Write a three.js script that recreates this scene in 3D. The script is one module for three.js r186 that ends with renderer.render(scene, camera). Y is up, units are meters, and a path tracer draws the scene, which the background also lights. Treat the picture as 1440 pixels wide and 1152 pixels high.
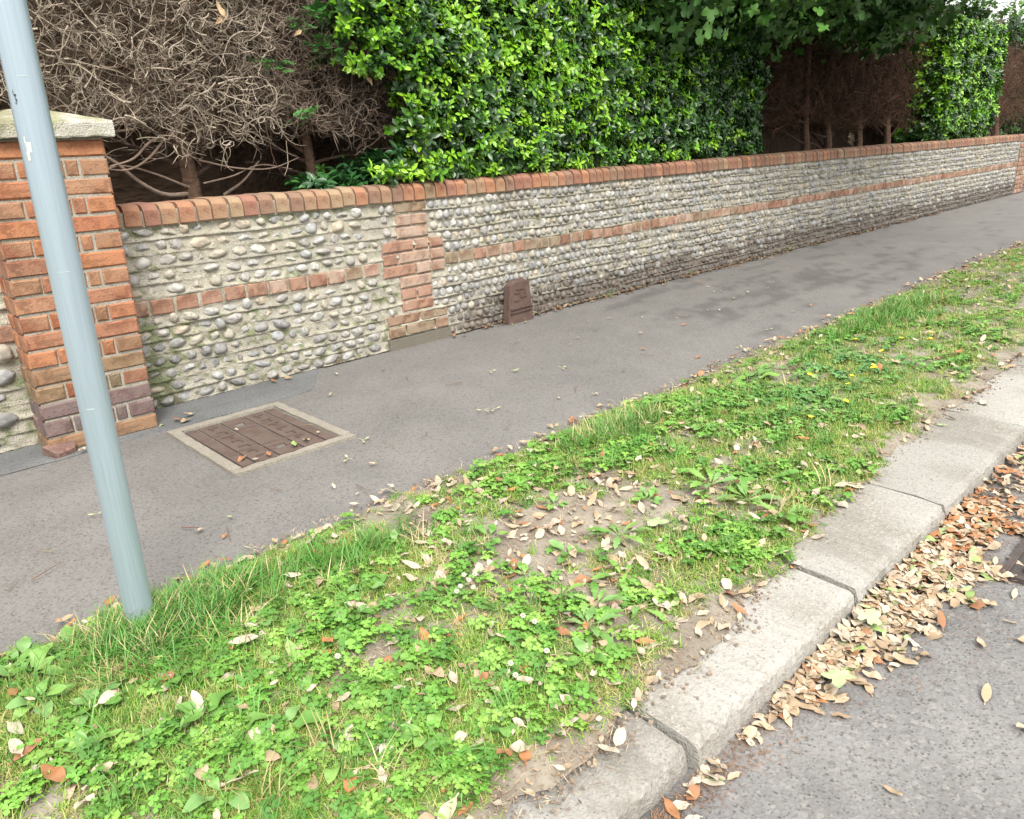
import * as THREE from 'three';
import { mergeGeometries } from 'three/addons/utils/BufferGeometryUtils.js';
import { createNoise2D, createNoise3D } from 'simplex-noise';

// ---------------------------------------------------------------- camera, sky, sun, exposure
const scene = new THREE.Scene();
const renderer = new THREE.WebGLRenderer({ antialias: true });
renderer.toneMapping = THREE.LinearToneMapping;
renderer.toneMappingExposure = 3.2;
renderer.shadowMap.enabled = true;

const CAM = new THREE.Vector3(0, 1.15, 3.735);
const camera = new THREE.PerspectiveCamera(2 * Math.atan(612 / 1073) * 180 / Math.PI, 1440 / 1224, 0.05, 400);
camera.position.copy(CAM);
camera.quaternion.setFromRotationMatrix(new THREE.Matrix4().makeBasis(
  new THREE.Vector3(0.72036, -0.04126, 0.69238), new THREE.Vector3(0.23582, 0.95333, -0.18855), new THREE.Vector3(-0.65228, 0.2991, 0.69647)));
camera.setViewOffset(1440, 1224, 0, 72, 1440, 1152);

{ // bright overcast sky
  const W = 256, H = 128, d = new Float32Array(W * H * 4);
  const n3 = createNoise3D(mulberry(5));
  for (let j = 0; j < H; j++) for (let i = 0; i < W; i++) {
    const el = ((j + .5) / H - .5) * Math.PI, az = ((i + .5) / W - .5) * 2 * Math.PI, y = Math.sin(el), c = Math.cos(el);
    const x = Math.cos(az) * c, z = Math.sin(az) * c;
    let L = y > 0 ? .36 + .46 * y + .1 * n3(x * 2.2, y * 3, z * 2.2) + .05 * n3(x * 6, y * 8, z * 6) : .3;
    const o = (j * W + i) * 4;
    d[o] = L * 1.0; d[o + 1] = L; d[o + 2] = L * 1.0; d[o + 3] = 1;
  }
  const t = new THREE.DataTexture(d, W, H, THREE.RGBAFormat, THREE.FloatType);
  t.mapping = THREE.EquirectangularReflectionMapping; t.magFilter = THREE.LinearFilter; t.needsUpdate = true;
  scene.background = t; scene.environment = t;
}
const sun = new THREE.DirectionalLight(new THREE.Color(1, .965, .9), 1.5);
sun.name = 'sun_light';
sun.position.set(-6, 20, 15); sun.target.position.set(3, 0, 0);
sun.castShadow = true; sun.shadow.radius = 40;
Object.assign(sun.shadow.camera, { left: -22, right: 22, top: 22, bottom: -22, near: 1, far: 80 });
sun.shadow.mapSize.set(2048, 2048);
scene.add(sun, sun.target);

// ---------------------------------------------------------------- helpers
function mulberry(a) { return () => { a |= 0; a = a + 0x6D2B79F5 | 0; let t = Math.imul(a ^ a >>> 15, 1 | a); t = t + Math.imul(t ^ t >>> 7, 61 | t) ^ t; return ((t ^ t >>> 14) >>> 0) / 4294967296; }; }
const R = mulberry(77);
const rr = (a, b) => a + (b - a) * R();
const pick = (a) => a[Math.floor(R() * a.length)];
const N2 = createNoise2D(mulberry(11)), N3 = createNoise3D(mulberry(12));
const clamp = THREE.MathUtils.clamp, lerp = THREE.MathUtils.lerp, sstep = (a, b, x) => { const t = clamp((x - a) / (b - a), 0, 1); return t * t * (3 - 2 * t); };
const fbm = (x, y, o = 4) => { let s = 0, a = .5, f = 1; for (let i = 0; i < o; i++) { s += a * N2(x * f, y * f); a *= .5; f *= 2.03; } return s; };
const lin = (r, g, b) => new THREE.Color().setRGB(r, g, b);
const taken = new Map();
const numbered = (n) => { const k = taken.get(n) ?? 0; taken.set(n, k + 1); return k ? n + '_' + String(k).padStart(3, '0') : n; };
function shade(o) { o.castShadow = true; o.receiveShadow = true; return o; }
function part(name, geo, mat, parent) { const m = shade(new THREE.Mesh(geo, mat)); m.name = name; parent.add(m); return m; }
function tag(o, label, category, group, kind) { if (label) o.userData.label = label; if (category) o.userData.category = category; if (group) o.userData.group = group; if (kind) o.userData.kind = kind; return o; }
function thing(name, label, category, pos = [0, 0, 0], group) { const o = new THREE.Group(); o.name = numbered(name); o.position.set(...pos); tag(o, label, category, group); scene.add(o); return o; }
function top(name, geo, mat, label, category, group, kind) { const m = shade(new THREE.Mesh(geo, mat)); m.name = numbered(name); tag(m, label, category, group, kind); scene.add(m); return m; }
const structure = (name, geo, mat, label) => top(name, geo, mat, label, undefined, undefined, 'structure');
const DM = new THREE.Matrix4(), DQ = new THREE.Quaternion(), DE = new THREE.Euler(), DV = new THREE.Vector3(), DS = new THREE.Vector3();
// list entries: { p: [x, y, z], r: [x, y, z] or q: Quaternion, s: number | [x, y, z], c: Color }
function copies(name, geo, mat, list, parent) {
  const m = shade(new THREE.InstancedMesh(geo, mat, list.length)); m.name = parent ? name : numbered(name); m.userData.kind = 'stuff';
  list.forEach((e, i) => {
    DM.compose(DV.set(...e.p), e.q ? DQ.copy(e.q) : DQ.setFromEuler(DE.set(e.r[0], e.r[1], e.r[2], 'YXZ')), Array.isArray(e.s) ? DS.set(...e.s) : DS.setScalar(e.s ?? 1));
    m.setMatrixAt(i, DM); if (e.c) m.setColorAt(i, e.c);
  });
  (parent ?? scene).add(m); return m;
}
function place(m, e) { m.position.set(...e.p); if (e.q) m.quaternion.copy(e.q); else m.quaternion.setFromEuler(DE.set(e.r[0], e.r[1], e.r[2], 'YXZ')); if (Array.isArray(e.s)) m.scale.set(...e.s); else m.scale.setScalar(e.s ?? 1); return m; }

// textures: tileable, size n pixels; layers of noise and stamped grains
class Tx {
  constructor(n, r, g, b, seed) { this.n = n; this.c = new Float32Array(n * n * 3); this.h = new Float32Array(n * n).fill(.5); this.R = mulberry(seed); for (let i = 0; i < n * n; i++) { this.c[i * 3] = r; this.c[i * 3 + 1] = g; this.c[i * 3 + 2] = b; } }
  field(cells, oct) {
    const { n } = this, out = new Float32Array(n * n); let amp = .5;
    for (let o = 0; o < oct; o++, cells *= 2, amp *= .5) {
      if (cells > n) break;
      const g = Float32Array.from({ length: cells * cells }, () => this.R() * 2 - 1);
      for (let y = 0; y < n; y++) {
        const fy = y / n * cells, iy = Math.floor(fy), ty = fy - iy, sy = ty * ty * (3 - 2 * ty), y0 = iy % cells * cells, y1 = (iy + 1) % cells * cells;
        for (let x = 0; x < n; x++) {
          const fx = x / n * cells, ix = Math.floor(fx), tx = fx - ix, sx = tx * tx * (3 - 2 * tx), x0 = ix % cells, x1 = (ix + 1) % cells;
          out[y * n + x] += amp * lerp(lerp(g[y0 + x0], g[y0 + x1], sx), lerp(g[y1 + x0], g[y1 + x1], sx), sy);
        }
      }
    }
    return out;
  }
  tint(cells, oct, [r, g, b], amp, hAmp = 0, lo = -1) { const f = this.field(cells, oct); for (let i = 0; i < f.length; i++) { const v = Math.max(f[i], lo) * amp; this.c[i * 3] *= 1 + v * r; this.c[i * 3 + 1] *= 1 + v * g; this.c[i * 3 + 2] *= 1 + v * b; this.h[i] += f[i] * hAmp; } return this; }
  blotch(cells, oct, thr, soft, col, strength) { const f = this.field(cells, oct); for (let i = 0; i < f.length; i++) { const v = sstep(thr, thr + soft, f[i]) * strength; for (let k = 0; k < 3; k++) this.c[i * 3 + k] = lerp(this.c[i * 3 + k], col[k], v); } return this; }
  discs(count, r0, r1, colour, h0, h1, opacity = 1) {
    const { n } = this;
    for (let k = 0; k < count; k++) {
      const cx = this.R() * n, cy = this.R() * n, r = r0 + (r1 - r0) * this.R() ** 2, e = .6 + .8 * this.R(), a = this.R() * 3.14, ca = Math.cos(a), sa = Math.sin(a), col = colour(this.R), h = h0 + (h1 - h0) * this.R(), q = Math.ceil(r * 1.5);
      for (let y = -q; y <= q; y++) for (let x = -q; x <= q; x++) {
        const u = (x * ca + y * sa) / e, w = (y * ca - x * sa) * e, d = Math.sqrt(u * u + w * w) / r; if (d > 1) continue;
        const i = ((Math.floor(cy + y) % n + n) % n) * n + ((Math.floor(cx + x) % n + n) % n), o = opacity * Math.min(1, (1 - d) * 3);
        for (let j = 0; j < 3; j++) this.c[i * 3 + j] = lerp(this.c[i * 3 + j], col[j], o);
        this.h[i] = lerp(this.h[i], .5 + h, o * (1 - d * d * .6));
      }
    }
    return this;
  }
  done(metres) {
    const { n } = this, a = new Uint8Array(n * n * 4), b = new Uint8Array(n * n * 4);
    for (let i = 0; i < n * n; i++) { for (let k = 0; k < 3; k++) { const v = clamp(this.c[i * 3 + k], 0, 1); a[i * 4 + k] = 255 * (v <= .0031308 ? v * 12.92 : 1.055 * v ** (1 / 2.4) - .055); b[i * 4 + k] = 255 * clamp(this.h[i], 0, 1); } a[i * 4 + 3] = b[i * 4 + 3] = 255; }
    const mk = (d, s) => { const t = new THREE.DataTexture(d, n, n); t.wrapS = t.wrapT = THREE.RepeatWrapping; t.magFilter = THREE.LinearFilter; t.minFilter = THREE.LinearMipmapLinearFilter; t.generateMipmaps = true; if (s) t.colorSpace = THREE.SRGBColorSpace; t.repeat.set(1 / metres, 1 / metres); t.needsUpdate = true; return t; };
    return { map: mk(a, true), bump: mk(b, false) };
  }
}
const g3 = (v, s = 0) => [v, v * (1 - s), v * (1 - 2 * s)];
const TEX = {
  path: new Tx(1024, .9, .9, .9, 1).tint(8, 4, [1, 1, 1], .18).discs(42000, 1, 3.2, (r) => g3(.5 + .85 * r() ** 2, .02), -.2, .35, .65).discs(2600, 1.2, 3.4, (r) => g3(1.4 + r(), .03), .1, .3, .9).discs(2500, 1.2, 2.6, () => g3(.35), -.5, -.3, .8).discs(60, 5, 10, (r) => g3(.55 + .2 * r()), 0, .1, .45).tint(256, 2, [1, 1, 1], .25, .2).done(1.6),
  road: new Tx(1024, .8, .8, .82, 2).tint(6, 5, [1, 1, .95], .28).discs(9000, 2, 8, (r) => g3(.55 + .65 * r(), .015), -.1, .4, .7).discs(9000, 1, 3, (r) => g3(.32 + .2 * r()), -.5, -.2, .7).discs(500, 1.5, 3.5, (r) => g3(1.3 + .5 * r(), .03), .2, .4, .8).tint(256, 2, [1, 1, 1], .25, .2).done(1.3),
  brick: new Tx(512, .9, .9, .9, 3).tint(6, 5, [.75, 1.1, 1.2], .85, .3).discs(2600, 1, 4, (r) => g3(.5 + .3 * r()), -.5, -.1, .6).discs(1500, 1, 3.4, (r) => [1.1, 1.05, 1], 0, .2, .5).blotch(5, 4, .12, .25, [1.05, 1.05, 1.0], .35).tint(128, 2, [1, 1, 1], .3, .25).blotch(9, 4, .1, .16, [.5, .47, .43], .55).blotch(12, 4, .16, .12, [1.25, 1.2, 1.1], .5).done(.5),
  mortar: new Tx(512, .9, .9, .88, 4).tint(8, 5, [.9, 1, 1.2], .3, .3).discs(9000, 1, 3.2, (r) => g3(.6 + .6 * r(), .06), -.3, .4, .7).discs(700, 1.5, 4, (r) => g3(.3 + .3 * r(), .05), -.2, .3, .8).tint(128, 2, [1, 1, 1], .3, .35).done(.5),
  flint: new Tx(256, .92, .92, .92, 5).tint(4, 5, [1, .95, .85], .6, .1).blotch(6, 4, .14, .08, [1.15, 1.15, 1.12], .7).blotch(8, 3, .22, .06, [.35, .35, .38], .7).done(.16),
  concrete: new Tx(1024, .92, .92, .91, 6).tint(6, 5, [.9, 1, 1.15], .3, .2).discs(22000, 1.5, 5, (r) => g3(.66 + .62 * r(), .03), -.2, .4, .7).discs(3500, 1, 3, (r) => g3(.4 + .25 * r(), .02), -.5, -.2, .7).blotch(5, 5, .15, .2, [.6, .58, .54], .55).tint(256, 2, [1, 1, 1], .25, .25).done(1.1),
  soil: new Tx(1024, .85, .85, .85, 7).tint(10, 5, [.9, 1, 1.1], .5, .5).discs(12000, 1, 5, (r) => g3(.55 + .8 * r(), .07), -.3, .5, .6).discs(4000, 1, 3, (r) => [1.3, 1.0, .65], 0, .4, .5).done(.9),
  rust: new Tx(512, .9, .9, .9, 8).tint(8, 5, [.7, 1, 1.2], .5, .3).discs(5000, 1, 4, (r) => g3(.55 + .6 * r(), .08), -.3, .3, .5).done(.4),
  zinc: new Tx(512, .95, .95, .95, 9).tint(3, 5, [1, .95, .9], .16).discs(300, 1, 2.6, (r) => g3(.6 + .3 * r(), .03), -.2, .1, .5).tint(64, 3, [1, 1, 1], .12, .1).done(1),
  bark: new Tx(256, .9, .9, .9, 10).tint(16, 4, [.9, 1, 1.1], .7, .6).done(.3),
  leafy: new Tx(256, .95, .95, .95, 13).tint(5, 4, [1, .7, .9], .5, .3).done(.15),
};
const mat = (c, t, rough = .9, bump = 0, extra = {}) => new THREE.MeshStandardMaterial({ color: c, roughness: rough, side: THREE.DoubleSide, ...(t ? { map: t.map } : {}), ...(t && bump ? { bumpMap: t.bump, bumpScale: bump } : {}), ...extra });

// grid sheet: f(u, v) -> [x, y, z], optional colour c(x, y, z) and uv from (x, z) or given axes
function sheet(us, vs, f, colour, uvf = (x, y, z) => [x, z]) {
  const P = [], U = [], C = [], I = [], nu = us.length, nv = vs.length;
  for (const v of vs) for (const u of us) { const p = f(u, v); P.push(...p); U.push(...uvf(...p, u, v)); if (colour) C.push(...colour(...p, u, v)); }
  for (let j = 0; j < nv - 1; j++) for (let i = 0; i < nu - 1; i++) { const a = j * nu + i; I.push(a, a + nu, a + 1, a + 1, a + nu, a + nu + 1); }
  const g = new THREE.BufferGeometry();
  g.setAttribute('position', new THREE.Float32BufferAttribute(P, 3)); g.setAttribute('uv', new THREE.Float32BufferAttribute(U, 2));
  if (colour) g.setAttribute('color', new THREE.Float32BufferAttribute(C, 3));
  g.setIndex(I); g.computeVertexNormals(); return g;
}
const steps = (a, b, near, growth = 1) => { const o = [a]; let x = a, d = near; while (x < b) { x = Math.min(b, x + d); o.push(x); if (x > 3) d *= growth; } return o; };
const even = (a, b, n) => Array.from({ length: n + 1 }, (_, i) => a + (b - a) * i / n);

// a worn brick: box with its front edges knocked off; l along x, h along y, d along z; front at +z
function brickGeo(l, h, d, seed, c = .006, round = 0) {
  const r = mulberry(seed), j = () => (r() - .5) * .005, P = [], U = [];
  const ou = r() * 3, ov = r() * 3;
  const ring = (ix, iy, z, jz) => [[-1, -1], [1, -1], [1, 1], [-1, 1]].map(([sx, sy]) => [sx * (l / 2 - ix) + j() * .6, sy * (h / 2 - iy) + j() * .6, z + j() * jz]);
  const f = ring(c, c, d / 2, .8), m = ring(0, 0, d / 2 - c * 1.2, .6), b = ring(0, 0, -d / 2, 0);
  const fm = []; // subdivided front: centre slightly proud
  const quad = (a, e, g, k) => { for (const p of [a, e, g, a, g, k]) P.push(...p); };
  const mid = (a, e) => a.map((v, i) => (v + e[i]) / 2 + (i === 2 ? j() * .5 : 0));
  const e = [mid(f[0], f[1]), mid(f[1], f[2]), mid(f[2], f[3]), mid(f[3], f[0])], ce = mid(e[0], e[2]);
  quad(f[0], e[0], ce, e[3]); quad(e[0], f[1], e[1], ce); quad(ce, e[1], f[2], e[2]); quad(e[3], ce, e[2], f[3]);
  for (let i = 0; i < 4; i++) { const k = (i + 1) % 4; quad(m[i], m[k], f[k], f[i]); quad(b[i], b[k], m[k], m[i]); }
  for (let i = 0; i < P.length; i += 9) {
    const ax = P[i + 3] - P[i], ay = P[i + 4] - P[i + 1], az = P[i + 5] - P[i + 2], bx = P[i + 6] - P[i], by = P[i + 7] - P[i + 1], bz = P[i + 8] - P[i + 2];
    const nx = Math.abs(ay * bz - az * by), ny = Math.abs(az * bx - ax * bz), nz = Math.abs(ax * by - ay * bx);
    for (let k = 0; k < 9; k += 3) { const x = P[i + k], y = P[i + k + 1], z = P[i + k + 2]; U.push(...(nz >= nx && nz >= ny ? [x + ou, y + ov] : nx > ny ? [z + ou, y + ov] : [x + ou, z + ov])); }
  }
  const g = new THREE.BufferGeometry(); g.setAttribute('position', new THREE.Float32BufferAttribute(P, 3)); g.setAttribute('uv', new THREE.Float32BufferAttribute(U, 2)); g.computeVertexNormals(); return g;
}
const geoCache = new Map();
const bricks = (l, h, d, c) => { const k = [l, h, d, c].join(); if (!geoCache.has(k)) geoCache.set(k, [1, 2, 3, 4].map((s) => brickGeo(l, h, d, s * 31 + Math.round(l * 1000), c))); return pick(geoCache.get(k)); };
// extruded cross-section: profile in (z, y), along x
function prism(profile, x0, x1, nx = 1, wob = 0) {
  const P = [], U = [], I = [], n = profile.length; let len = [0];
  for (let i = 0; i < n; i++) { const a = profile[i], b = profile[(i + 1) % n]; len.push(len[i] + Math.hypot(b[0] - a[0], b[1] - a[1])); }
  for (let i = 0; i < n; i++) for (let e = 0; e < 2; e++) for (let k = 0; k <= nx; k++) {
    const p = profile[(i + e) % n], x = lerp(x0, x1, k / nx);
    P.push(x, p[1] + wob * (.45 * N2(x * 8, p[0] * 20 + 3) + .65 * N2(x * 42, p[0] * 30)), p[0] + wob * (.4 * N2(x * 8 + 50, p[1] * 20) + .75 * N2(x * 42 + 9, p[1] * 30))); U.push(x, len[i + e]);
  }
  for (let i = 0; i < n; i++) for (let k = 0; k < nx; k++) { const a = i * 2 * (nx + 1) + k, b = a + nx + 1; I.push(a, a + 1, b, a + 1, b + 1, b); }
  for (const [x, rev] of [[x0, 1], [x1, 0]]) { const o = P.length / 3; const k = rev ? 0 : nx; for (let i = 0; i < n; i++) { const a = (i * 2 * (nx + 1) + k) * 3; P.push(P[a], P[a + 1], P[a + 2]); U.push(profile[i][0], profile[i][1]); } for (let i = 1; i < n - 1; i++) rev ? I.push(o, o + i, o + i + 1) : I.push(o, o + i + 1, o + i); }
  const g = new THREE.BufferGeometry(); g.setAttribute('position', new THREE.Float32BufferAttribute(P, 3)); g.setAttribute('uv', new THREE.Float32BufferAttribute(U, 2)); g.setIndex(I); g.computeVertexNormals(); return g;
}
// tapered tube through points
function limb(pts, r0, r1, sides = 5) {
  const P = [], U = [], I = [], n = pts.length, T = new THREE.Vector3(), A = new THREE.Vector3(), B = new THREE.Vector3(), v = pts.map((p) => new THREE.Vector3(...p)); let L = 0;
  for (let i = 0; i < n; i++) {
    T.subVectors(v[Math.min(n - 1, i + 1)], v[Math.max(0, i - 1)]).normalize();
    A.set(.31, .2, .93).cross(T).normalize(); B.crossVectors(T, A);
    const r = lerp(r0, r1, i / (n - 1)); if (i) L += v[i].distanceTo(v[i - 1]);
    for (let k = 0; k <= sides; k++) { const a = k / sides * 2 * Math.PI, c = Math.cos(a) * r, s = Math.sin(a) * r; P.push(v[i].x + A.x * c + B.x * s, v[i].y + A.y * c + B.y * s, v[i].z + A.z * c + B.z * s); U.push(k / sides * .2, L); }
  }
  for (let i = 0; i < n - 1; i++) for (let k = 0; k < sides; k++) { const a = i * (sides + 1) + k, b = a + sides + 1; I.push(a, a + 1, b, a + 1, b + 1, b); }
  const g = new THREE.BufferGeometry(); g.setAttribute('position', new THREE.Float32BufferAttribute(P, 3)); g.setAttribute('uv', new THREE.Float32BufferAttribute(U, 2)); g.setIndex(I); g.computeVertexNormals(); return g;
}
// leaf lying along +x from its stalk, up is +y
function leafGeo(len, wid, { n = 4, peak = .45, fold = .15, curl = .1, wave = 0, seed = 1, stalk = 0, blunt = 1, teeth = 0 } = {}) {
  const r = mulberry(seed * 97 + 5), P = [], I = [], U = [], ph = r() * 6;
  if (stalk) { P.push(0, 0, -.0015, 0, 0, .0015, stalk, curl * 0, -.0015, stalk, 0, .0015); I.push(0, 1, 2, 1, 3, 2); U.push(0, 0, 0, 0, 0, 0, 0, 0); }
  const o = P.length / 3;
  for (let i = 0; i <= n; i++) {
    const t = i / n, e = Math.pow(t, Math.log(.5) / Math.log(peak)), w = wid / 2 * Math.pow(Math.sin(Math.PI * clamp(e, .012, .988)), blunt) * (i % 2 && teeth ? 1 - teeth : 1), x = stalk + len * t, y = curl * len * t * t + wave * wid * Math.sin(t * 9 + ph);
    const tw = wave * Math.sin(t * 7 + ph * 2) * wid * .6;
    P.push(x, y + fold * w + tw, -w, x, y, 0, x, y + fold * w - tw, w); U.push(x, .5 - w, x, .5, x, .5 + w);
  }
  for (let i = 0; i < n; i++) { const a = o + i * 3; for (const k of [0, 1]) I.push(a + k, a + k + 1, a + k + 3, a + k + 1, a + k + 4, a + k + 3); }
  const g = new THREE.BufferGeometry(); g.setAttribute('position', new THREE.Float32BufferAttribute(P, 3)); g.setAttribute('uv', new THREE.Float32BufferAttribute(U, 2)); g.setIndex(I); g.computeVertexNormals(); return g;
}
function palmateGeo(size, seed = 1, cup = .12) {
  const r = mulberry(seed), pts = [[0, 0]], lobes = [[-2.3, .55], [-1.15, .85], [0, 1], [1.15, .85], [2.3, .55]];
  const out = [];
  lobes.forEach(([a, l], i) => { out.push([a - .4, l * .74], [a - .2, l * .86], [a, l * (.95 + .1 * r())], [a + .2, l * .86], [a + .4, l * .74]); if (i < 4) out.push([(a + lobes[i + 1][0]) / 2, .5]); });
  const P = [0, 0, 0], U = [0, 0], I = [];
  out.forEach(([a, l], i) => { const x = Math.cos(a) * l * size * .5, z = Math.sin(a) * l * size * .5; P.push(x, cup * size * l * l * Math.cos(a * 3 + seed), z); U.push(x, z); if (i) I.push(0, i + 1, i); });
  const g = new THREE.BufferGeometry(); g.setAttribute('position', new THREE.Float32BufferAttribute(P, 3)); g.setAttribute('uv', new THREE.Float32BufferAttribute(U, 2)); g.setIndex(I); g.computeVertexNormals(); return g;
}
const xf = (g, p = [0, 0, 0], r = [0, 0, 0], s = 1) => g.clone().applyMatrix4(new THREE.Matrix4().compose(new THREE.Vector3(...p), new THREE.Quaternion().setFromEuler(new THREE.Euler(...r, 'YXZ')), Array.isArray(s) ? new THREE.Vector3(...s) : new THREE.Vector3(s, s, s)));
const mean = (list) => mergeGeometries(list, false);

// ---------------------------------------------------------------- setting: ground, road, path, verge
const ROAD_Y = -.064;
const xsLong = steps(-4, 60, .06, 1.008);
structure('ground', sheet(even(-60, 140, 40), even(-90, 40, 30), (u, v) => [u, -.16 + .02 * N2(u * .2, v * .2), v]), mat(lin(.09, .1, .05), TEX.soil, 1, .01));

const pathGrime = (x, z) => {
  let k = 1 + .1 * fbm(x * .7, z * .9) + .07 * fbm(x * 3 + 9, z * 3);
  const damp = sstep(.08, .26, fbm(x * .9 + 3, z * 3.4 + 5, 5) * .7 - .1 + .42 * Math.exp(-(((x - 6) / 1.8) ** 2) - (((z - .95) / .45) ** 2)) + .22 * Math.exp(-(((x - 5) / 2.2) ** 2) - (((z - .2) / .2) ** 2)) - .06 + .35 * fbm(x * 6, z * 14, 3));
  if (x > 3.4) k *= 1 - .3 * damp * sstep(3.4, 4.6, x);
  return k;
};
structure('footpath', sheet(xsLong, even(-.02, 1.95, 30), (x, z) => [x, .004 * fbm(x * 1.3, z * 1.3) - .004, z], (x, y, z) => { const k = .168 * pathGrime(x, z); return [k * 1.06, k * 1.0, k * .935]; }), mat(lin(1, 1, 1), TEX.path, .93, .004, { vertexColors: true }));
{ // darker reinstated strip of tarmac along the foot of the wall and round the manhole
  structure('footpath_patch', sheet(even(-2, 2.05, 80), even(0, 1, 8), (x, v) => { const zb = x > 1.75 ? lerp(.34, .02, sstep(1.75, 2.05, x)) : .335 + .02 * fbm(x * 3, 7); return [x, (v > .99 ? -.003 : .0025) + .002 * fbm(x * 1.3, v), lerp(-.01, zb, v)]; }, (x, y, z) => { const k = .148 * (1 + .25 * fbm(x * 2.2, z * 3 + 8)); return [k * .98, k, k * 1.0]; }), mat(lin(1, 1, 1), TEX.path, .95, .002, { vertexColors: true }));
}
structure('road', sheet(xsLong, even(3.0, 9, 70), (x, z) => [x, ROAD_Y + .006 * fbm(x * .9, z * .9) + .012 * sstep(3.2, 6, z), z], (x, y, z) => {
  let k = .205 * (1 + .16 * fbm(x * .9, z * 1.2)); const wet = sstep(.0, .3, fbm(x * 1.5 + 31, z * 2.2, 5) + .5 * Math.exp(-(((z - 3.14) / .1) ** 2)) - .12); k *= 1 - .5 * wet;
  return [k * 1.04, k * 1.0, k * .945];
}), mat(lin(1, 1, 1), TEX.road, .92, .006, { vertexColors: true }));

const vergeIn = (x) => 1.715 + .05 * fbm(x * 1.6, 3) + .05 * fbm(x * 6, 9) + .025 * fbm(x * 20, 2), vergeOut = (x) => (x < 1 ? 2.945 : x < 2.7 ? lerp(2.945, 2.80, (x - 1) / 1.7) : 2.80) + .03 * fbm(x * 1.7 + 20, 5) + .05 * fbm(x * 7, 1) + .03 * fbm(x * 22, 4);
const vergeY = (x, z) => { const a = vergeIn(x), b = vergeOut(x), t = clamp((z - a) / (b - a), 0, 1); return .006 + .03 * Math.sin(Math.PI * t) ** .7 + .012 * fbm(x * 2.2, z * 2.2) * sstep(0, .15, t) * sstep(0, .15, 1 - t); };
const soilMat = mat(lin(1, 1, 1), TEX.soil, .98, .008, { vertexColors: true });
structure('verge', sheet(xsLong, even(0, 1, 26), (x, v) => { const z = lerp(vergeIn(x), vergeOut(x), v); return [x, vergeY(x, z), z]; }, (x, y, z) => { const k = 1 + .25 * fbm(x * 2, z * 2 + 4) - .25 * sstep(4, 7, x); return [.265 * k, .228 * k, .18 * k]; }), soilMat);

// kerb: a row of separate stones
const concreteKerb = [1, .93, 1.06].map((k) => mat(lin(.315 * k, .3 * k, .272 * k), TEX.concrete, .93, .004));
{
  const kerb = new THREE.Group(); kerb.name = 'kerb'; kerb.userData.kind = 'structure'; kerb.userData.label = 'row of pale concrete kerb stones between verge and road'; scene.add(kerb);
  const joints = [-3.6, -2.7, -1.78, -.86, 0.14, 1.08, 1.82, 2.475, 3.4, 4.3, 5.21, 6.12, 7.03, 7.95, 8.86, 9.8];
  for (let x = 10.7; x < 40; x += .915) joints.push(x);
  for (let i = 0; i < joints.length - 1; i++) {
    const dy = i === 4 ? -.014 : rr(-.002, .002) + (i - 5) % 3 * .0015, dz = i === 4 ? -.02 : rr(-.006, .006), zf = 3.076 + dz, zb = 2.76 + dz, y = .002 + dy, c = .017;
    const prof = [[zb, -.15], [zb, y - .004], [zb + .01, y], [lerp(zb, zf, .35), y + .002], [lerp(zb, zf, .7), y + .001], [zf - c * 1.5, y - .002], [zf - c * .7, y - c * .35], [zf - c * .2, y - c * .9], [zf, y - c * 1.8], [zf + .012, -.15]];
    part('kerb_stone', prism(prof.reverse(), joints[i] + .006, joints[i + 1] - .006, joints[i] < 6 ? 100 : 6, .0055), concreteKerb[i % 3], kerb);
  }
}
// garden soil behind the wall
structure('garden_ground', sheet(even(-6, 60, 80), even(-30, -.18, 30), (x, z) => [x, .3 + .05 * N2(x, z), z]), mat(lin(.06, .045, .03), TEX.soil, 1, .01));

// ---------------------------------------------------------------- flint wall
const brickTones = (list) => list.map(([r, g, b]) => mat(lin(lerp(r, .31, .2), lerp(g, .195, .2), lerp(b, .13, .2)), TEX.brick, .9, .004));
const COPING = brickTones([[.37, .18, .105], [.35, .21, .125], [.33, .21, .13], [.28, .125, .085], [.4, .185, .1], [.25, .15, .105], [.3, .14, .1], [.35, .25, .155]]);
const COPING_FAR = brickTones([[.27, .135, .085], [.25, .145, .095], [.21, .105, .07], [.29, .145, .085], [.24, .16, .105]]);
const STRING = brickTones([[.42, .285, .215], [.39, .23, .165], [.34, .185, .125], [.45, .33, .26], [.37, .215, .15], [.31, .21, .145], [.29, .23, .155]]);
const PIER = brickTones([[.43, .17, .075], [.4, .15, .07], [.36, .155, .085], [.33, .17, .095], [.46, .19, .085], [.29, .135, .08], [.39, .2, .115]]);
const PIER_GREEN = brickTones([[.25, .165, .09], [.27, .155, .085], [.22, .175, .1]]);
const PIER_BLUE = brickTones([[.15, .11, .115], [.2, .13, .12], [.13, .115, .125]]);
const mortarMat = mat(lin(1, 1, 1), TEX.mortar, .96, .006, { vertexColors: true });
const pierMortar = mat(lin(.40, .37, .31), TEX.mortar, .96, .005);
const ROWS = []; for (let i = 0; i < 7; i++) ROWS.push([.0 + i * .0645, .0645, i]); for (let i = 0; i < 5; i++) ROWS.push([.531 + i * .0655, .0655, 7 + i]);
const wobble = (x, y) => .006 * N2(x * 1.1, y * 2) * sstep(0, .1, y) * sstep(.9, .8, y);
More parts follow.
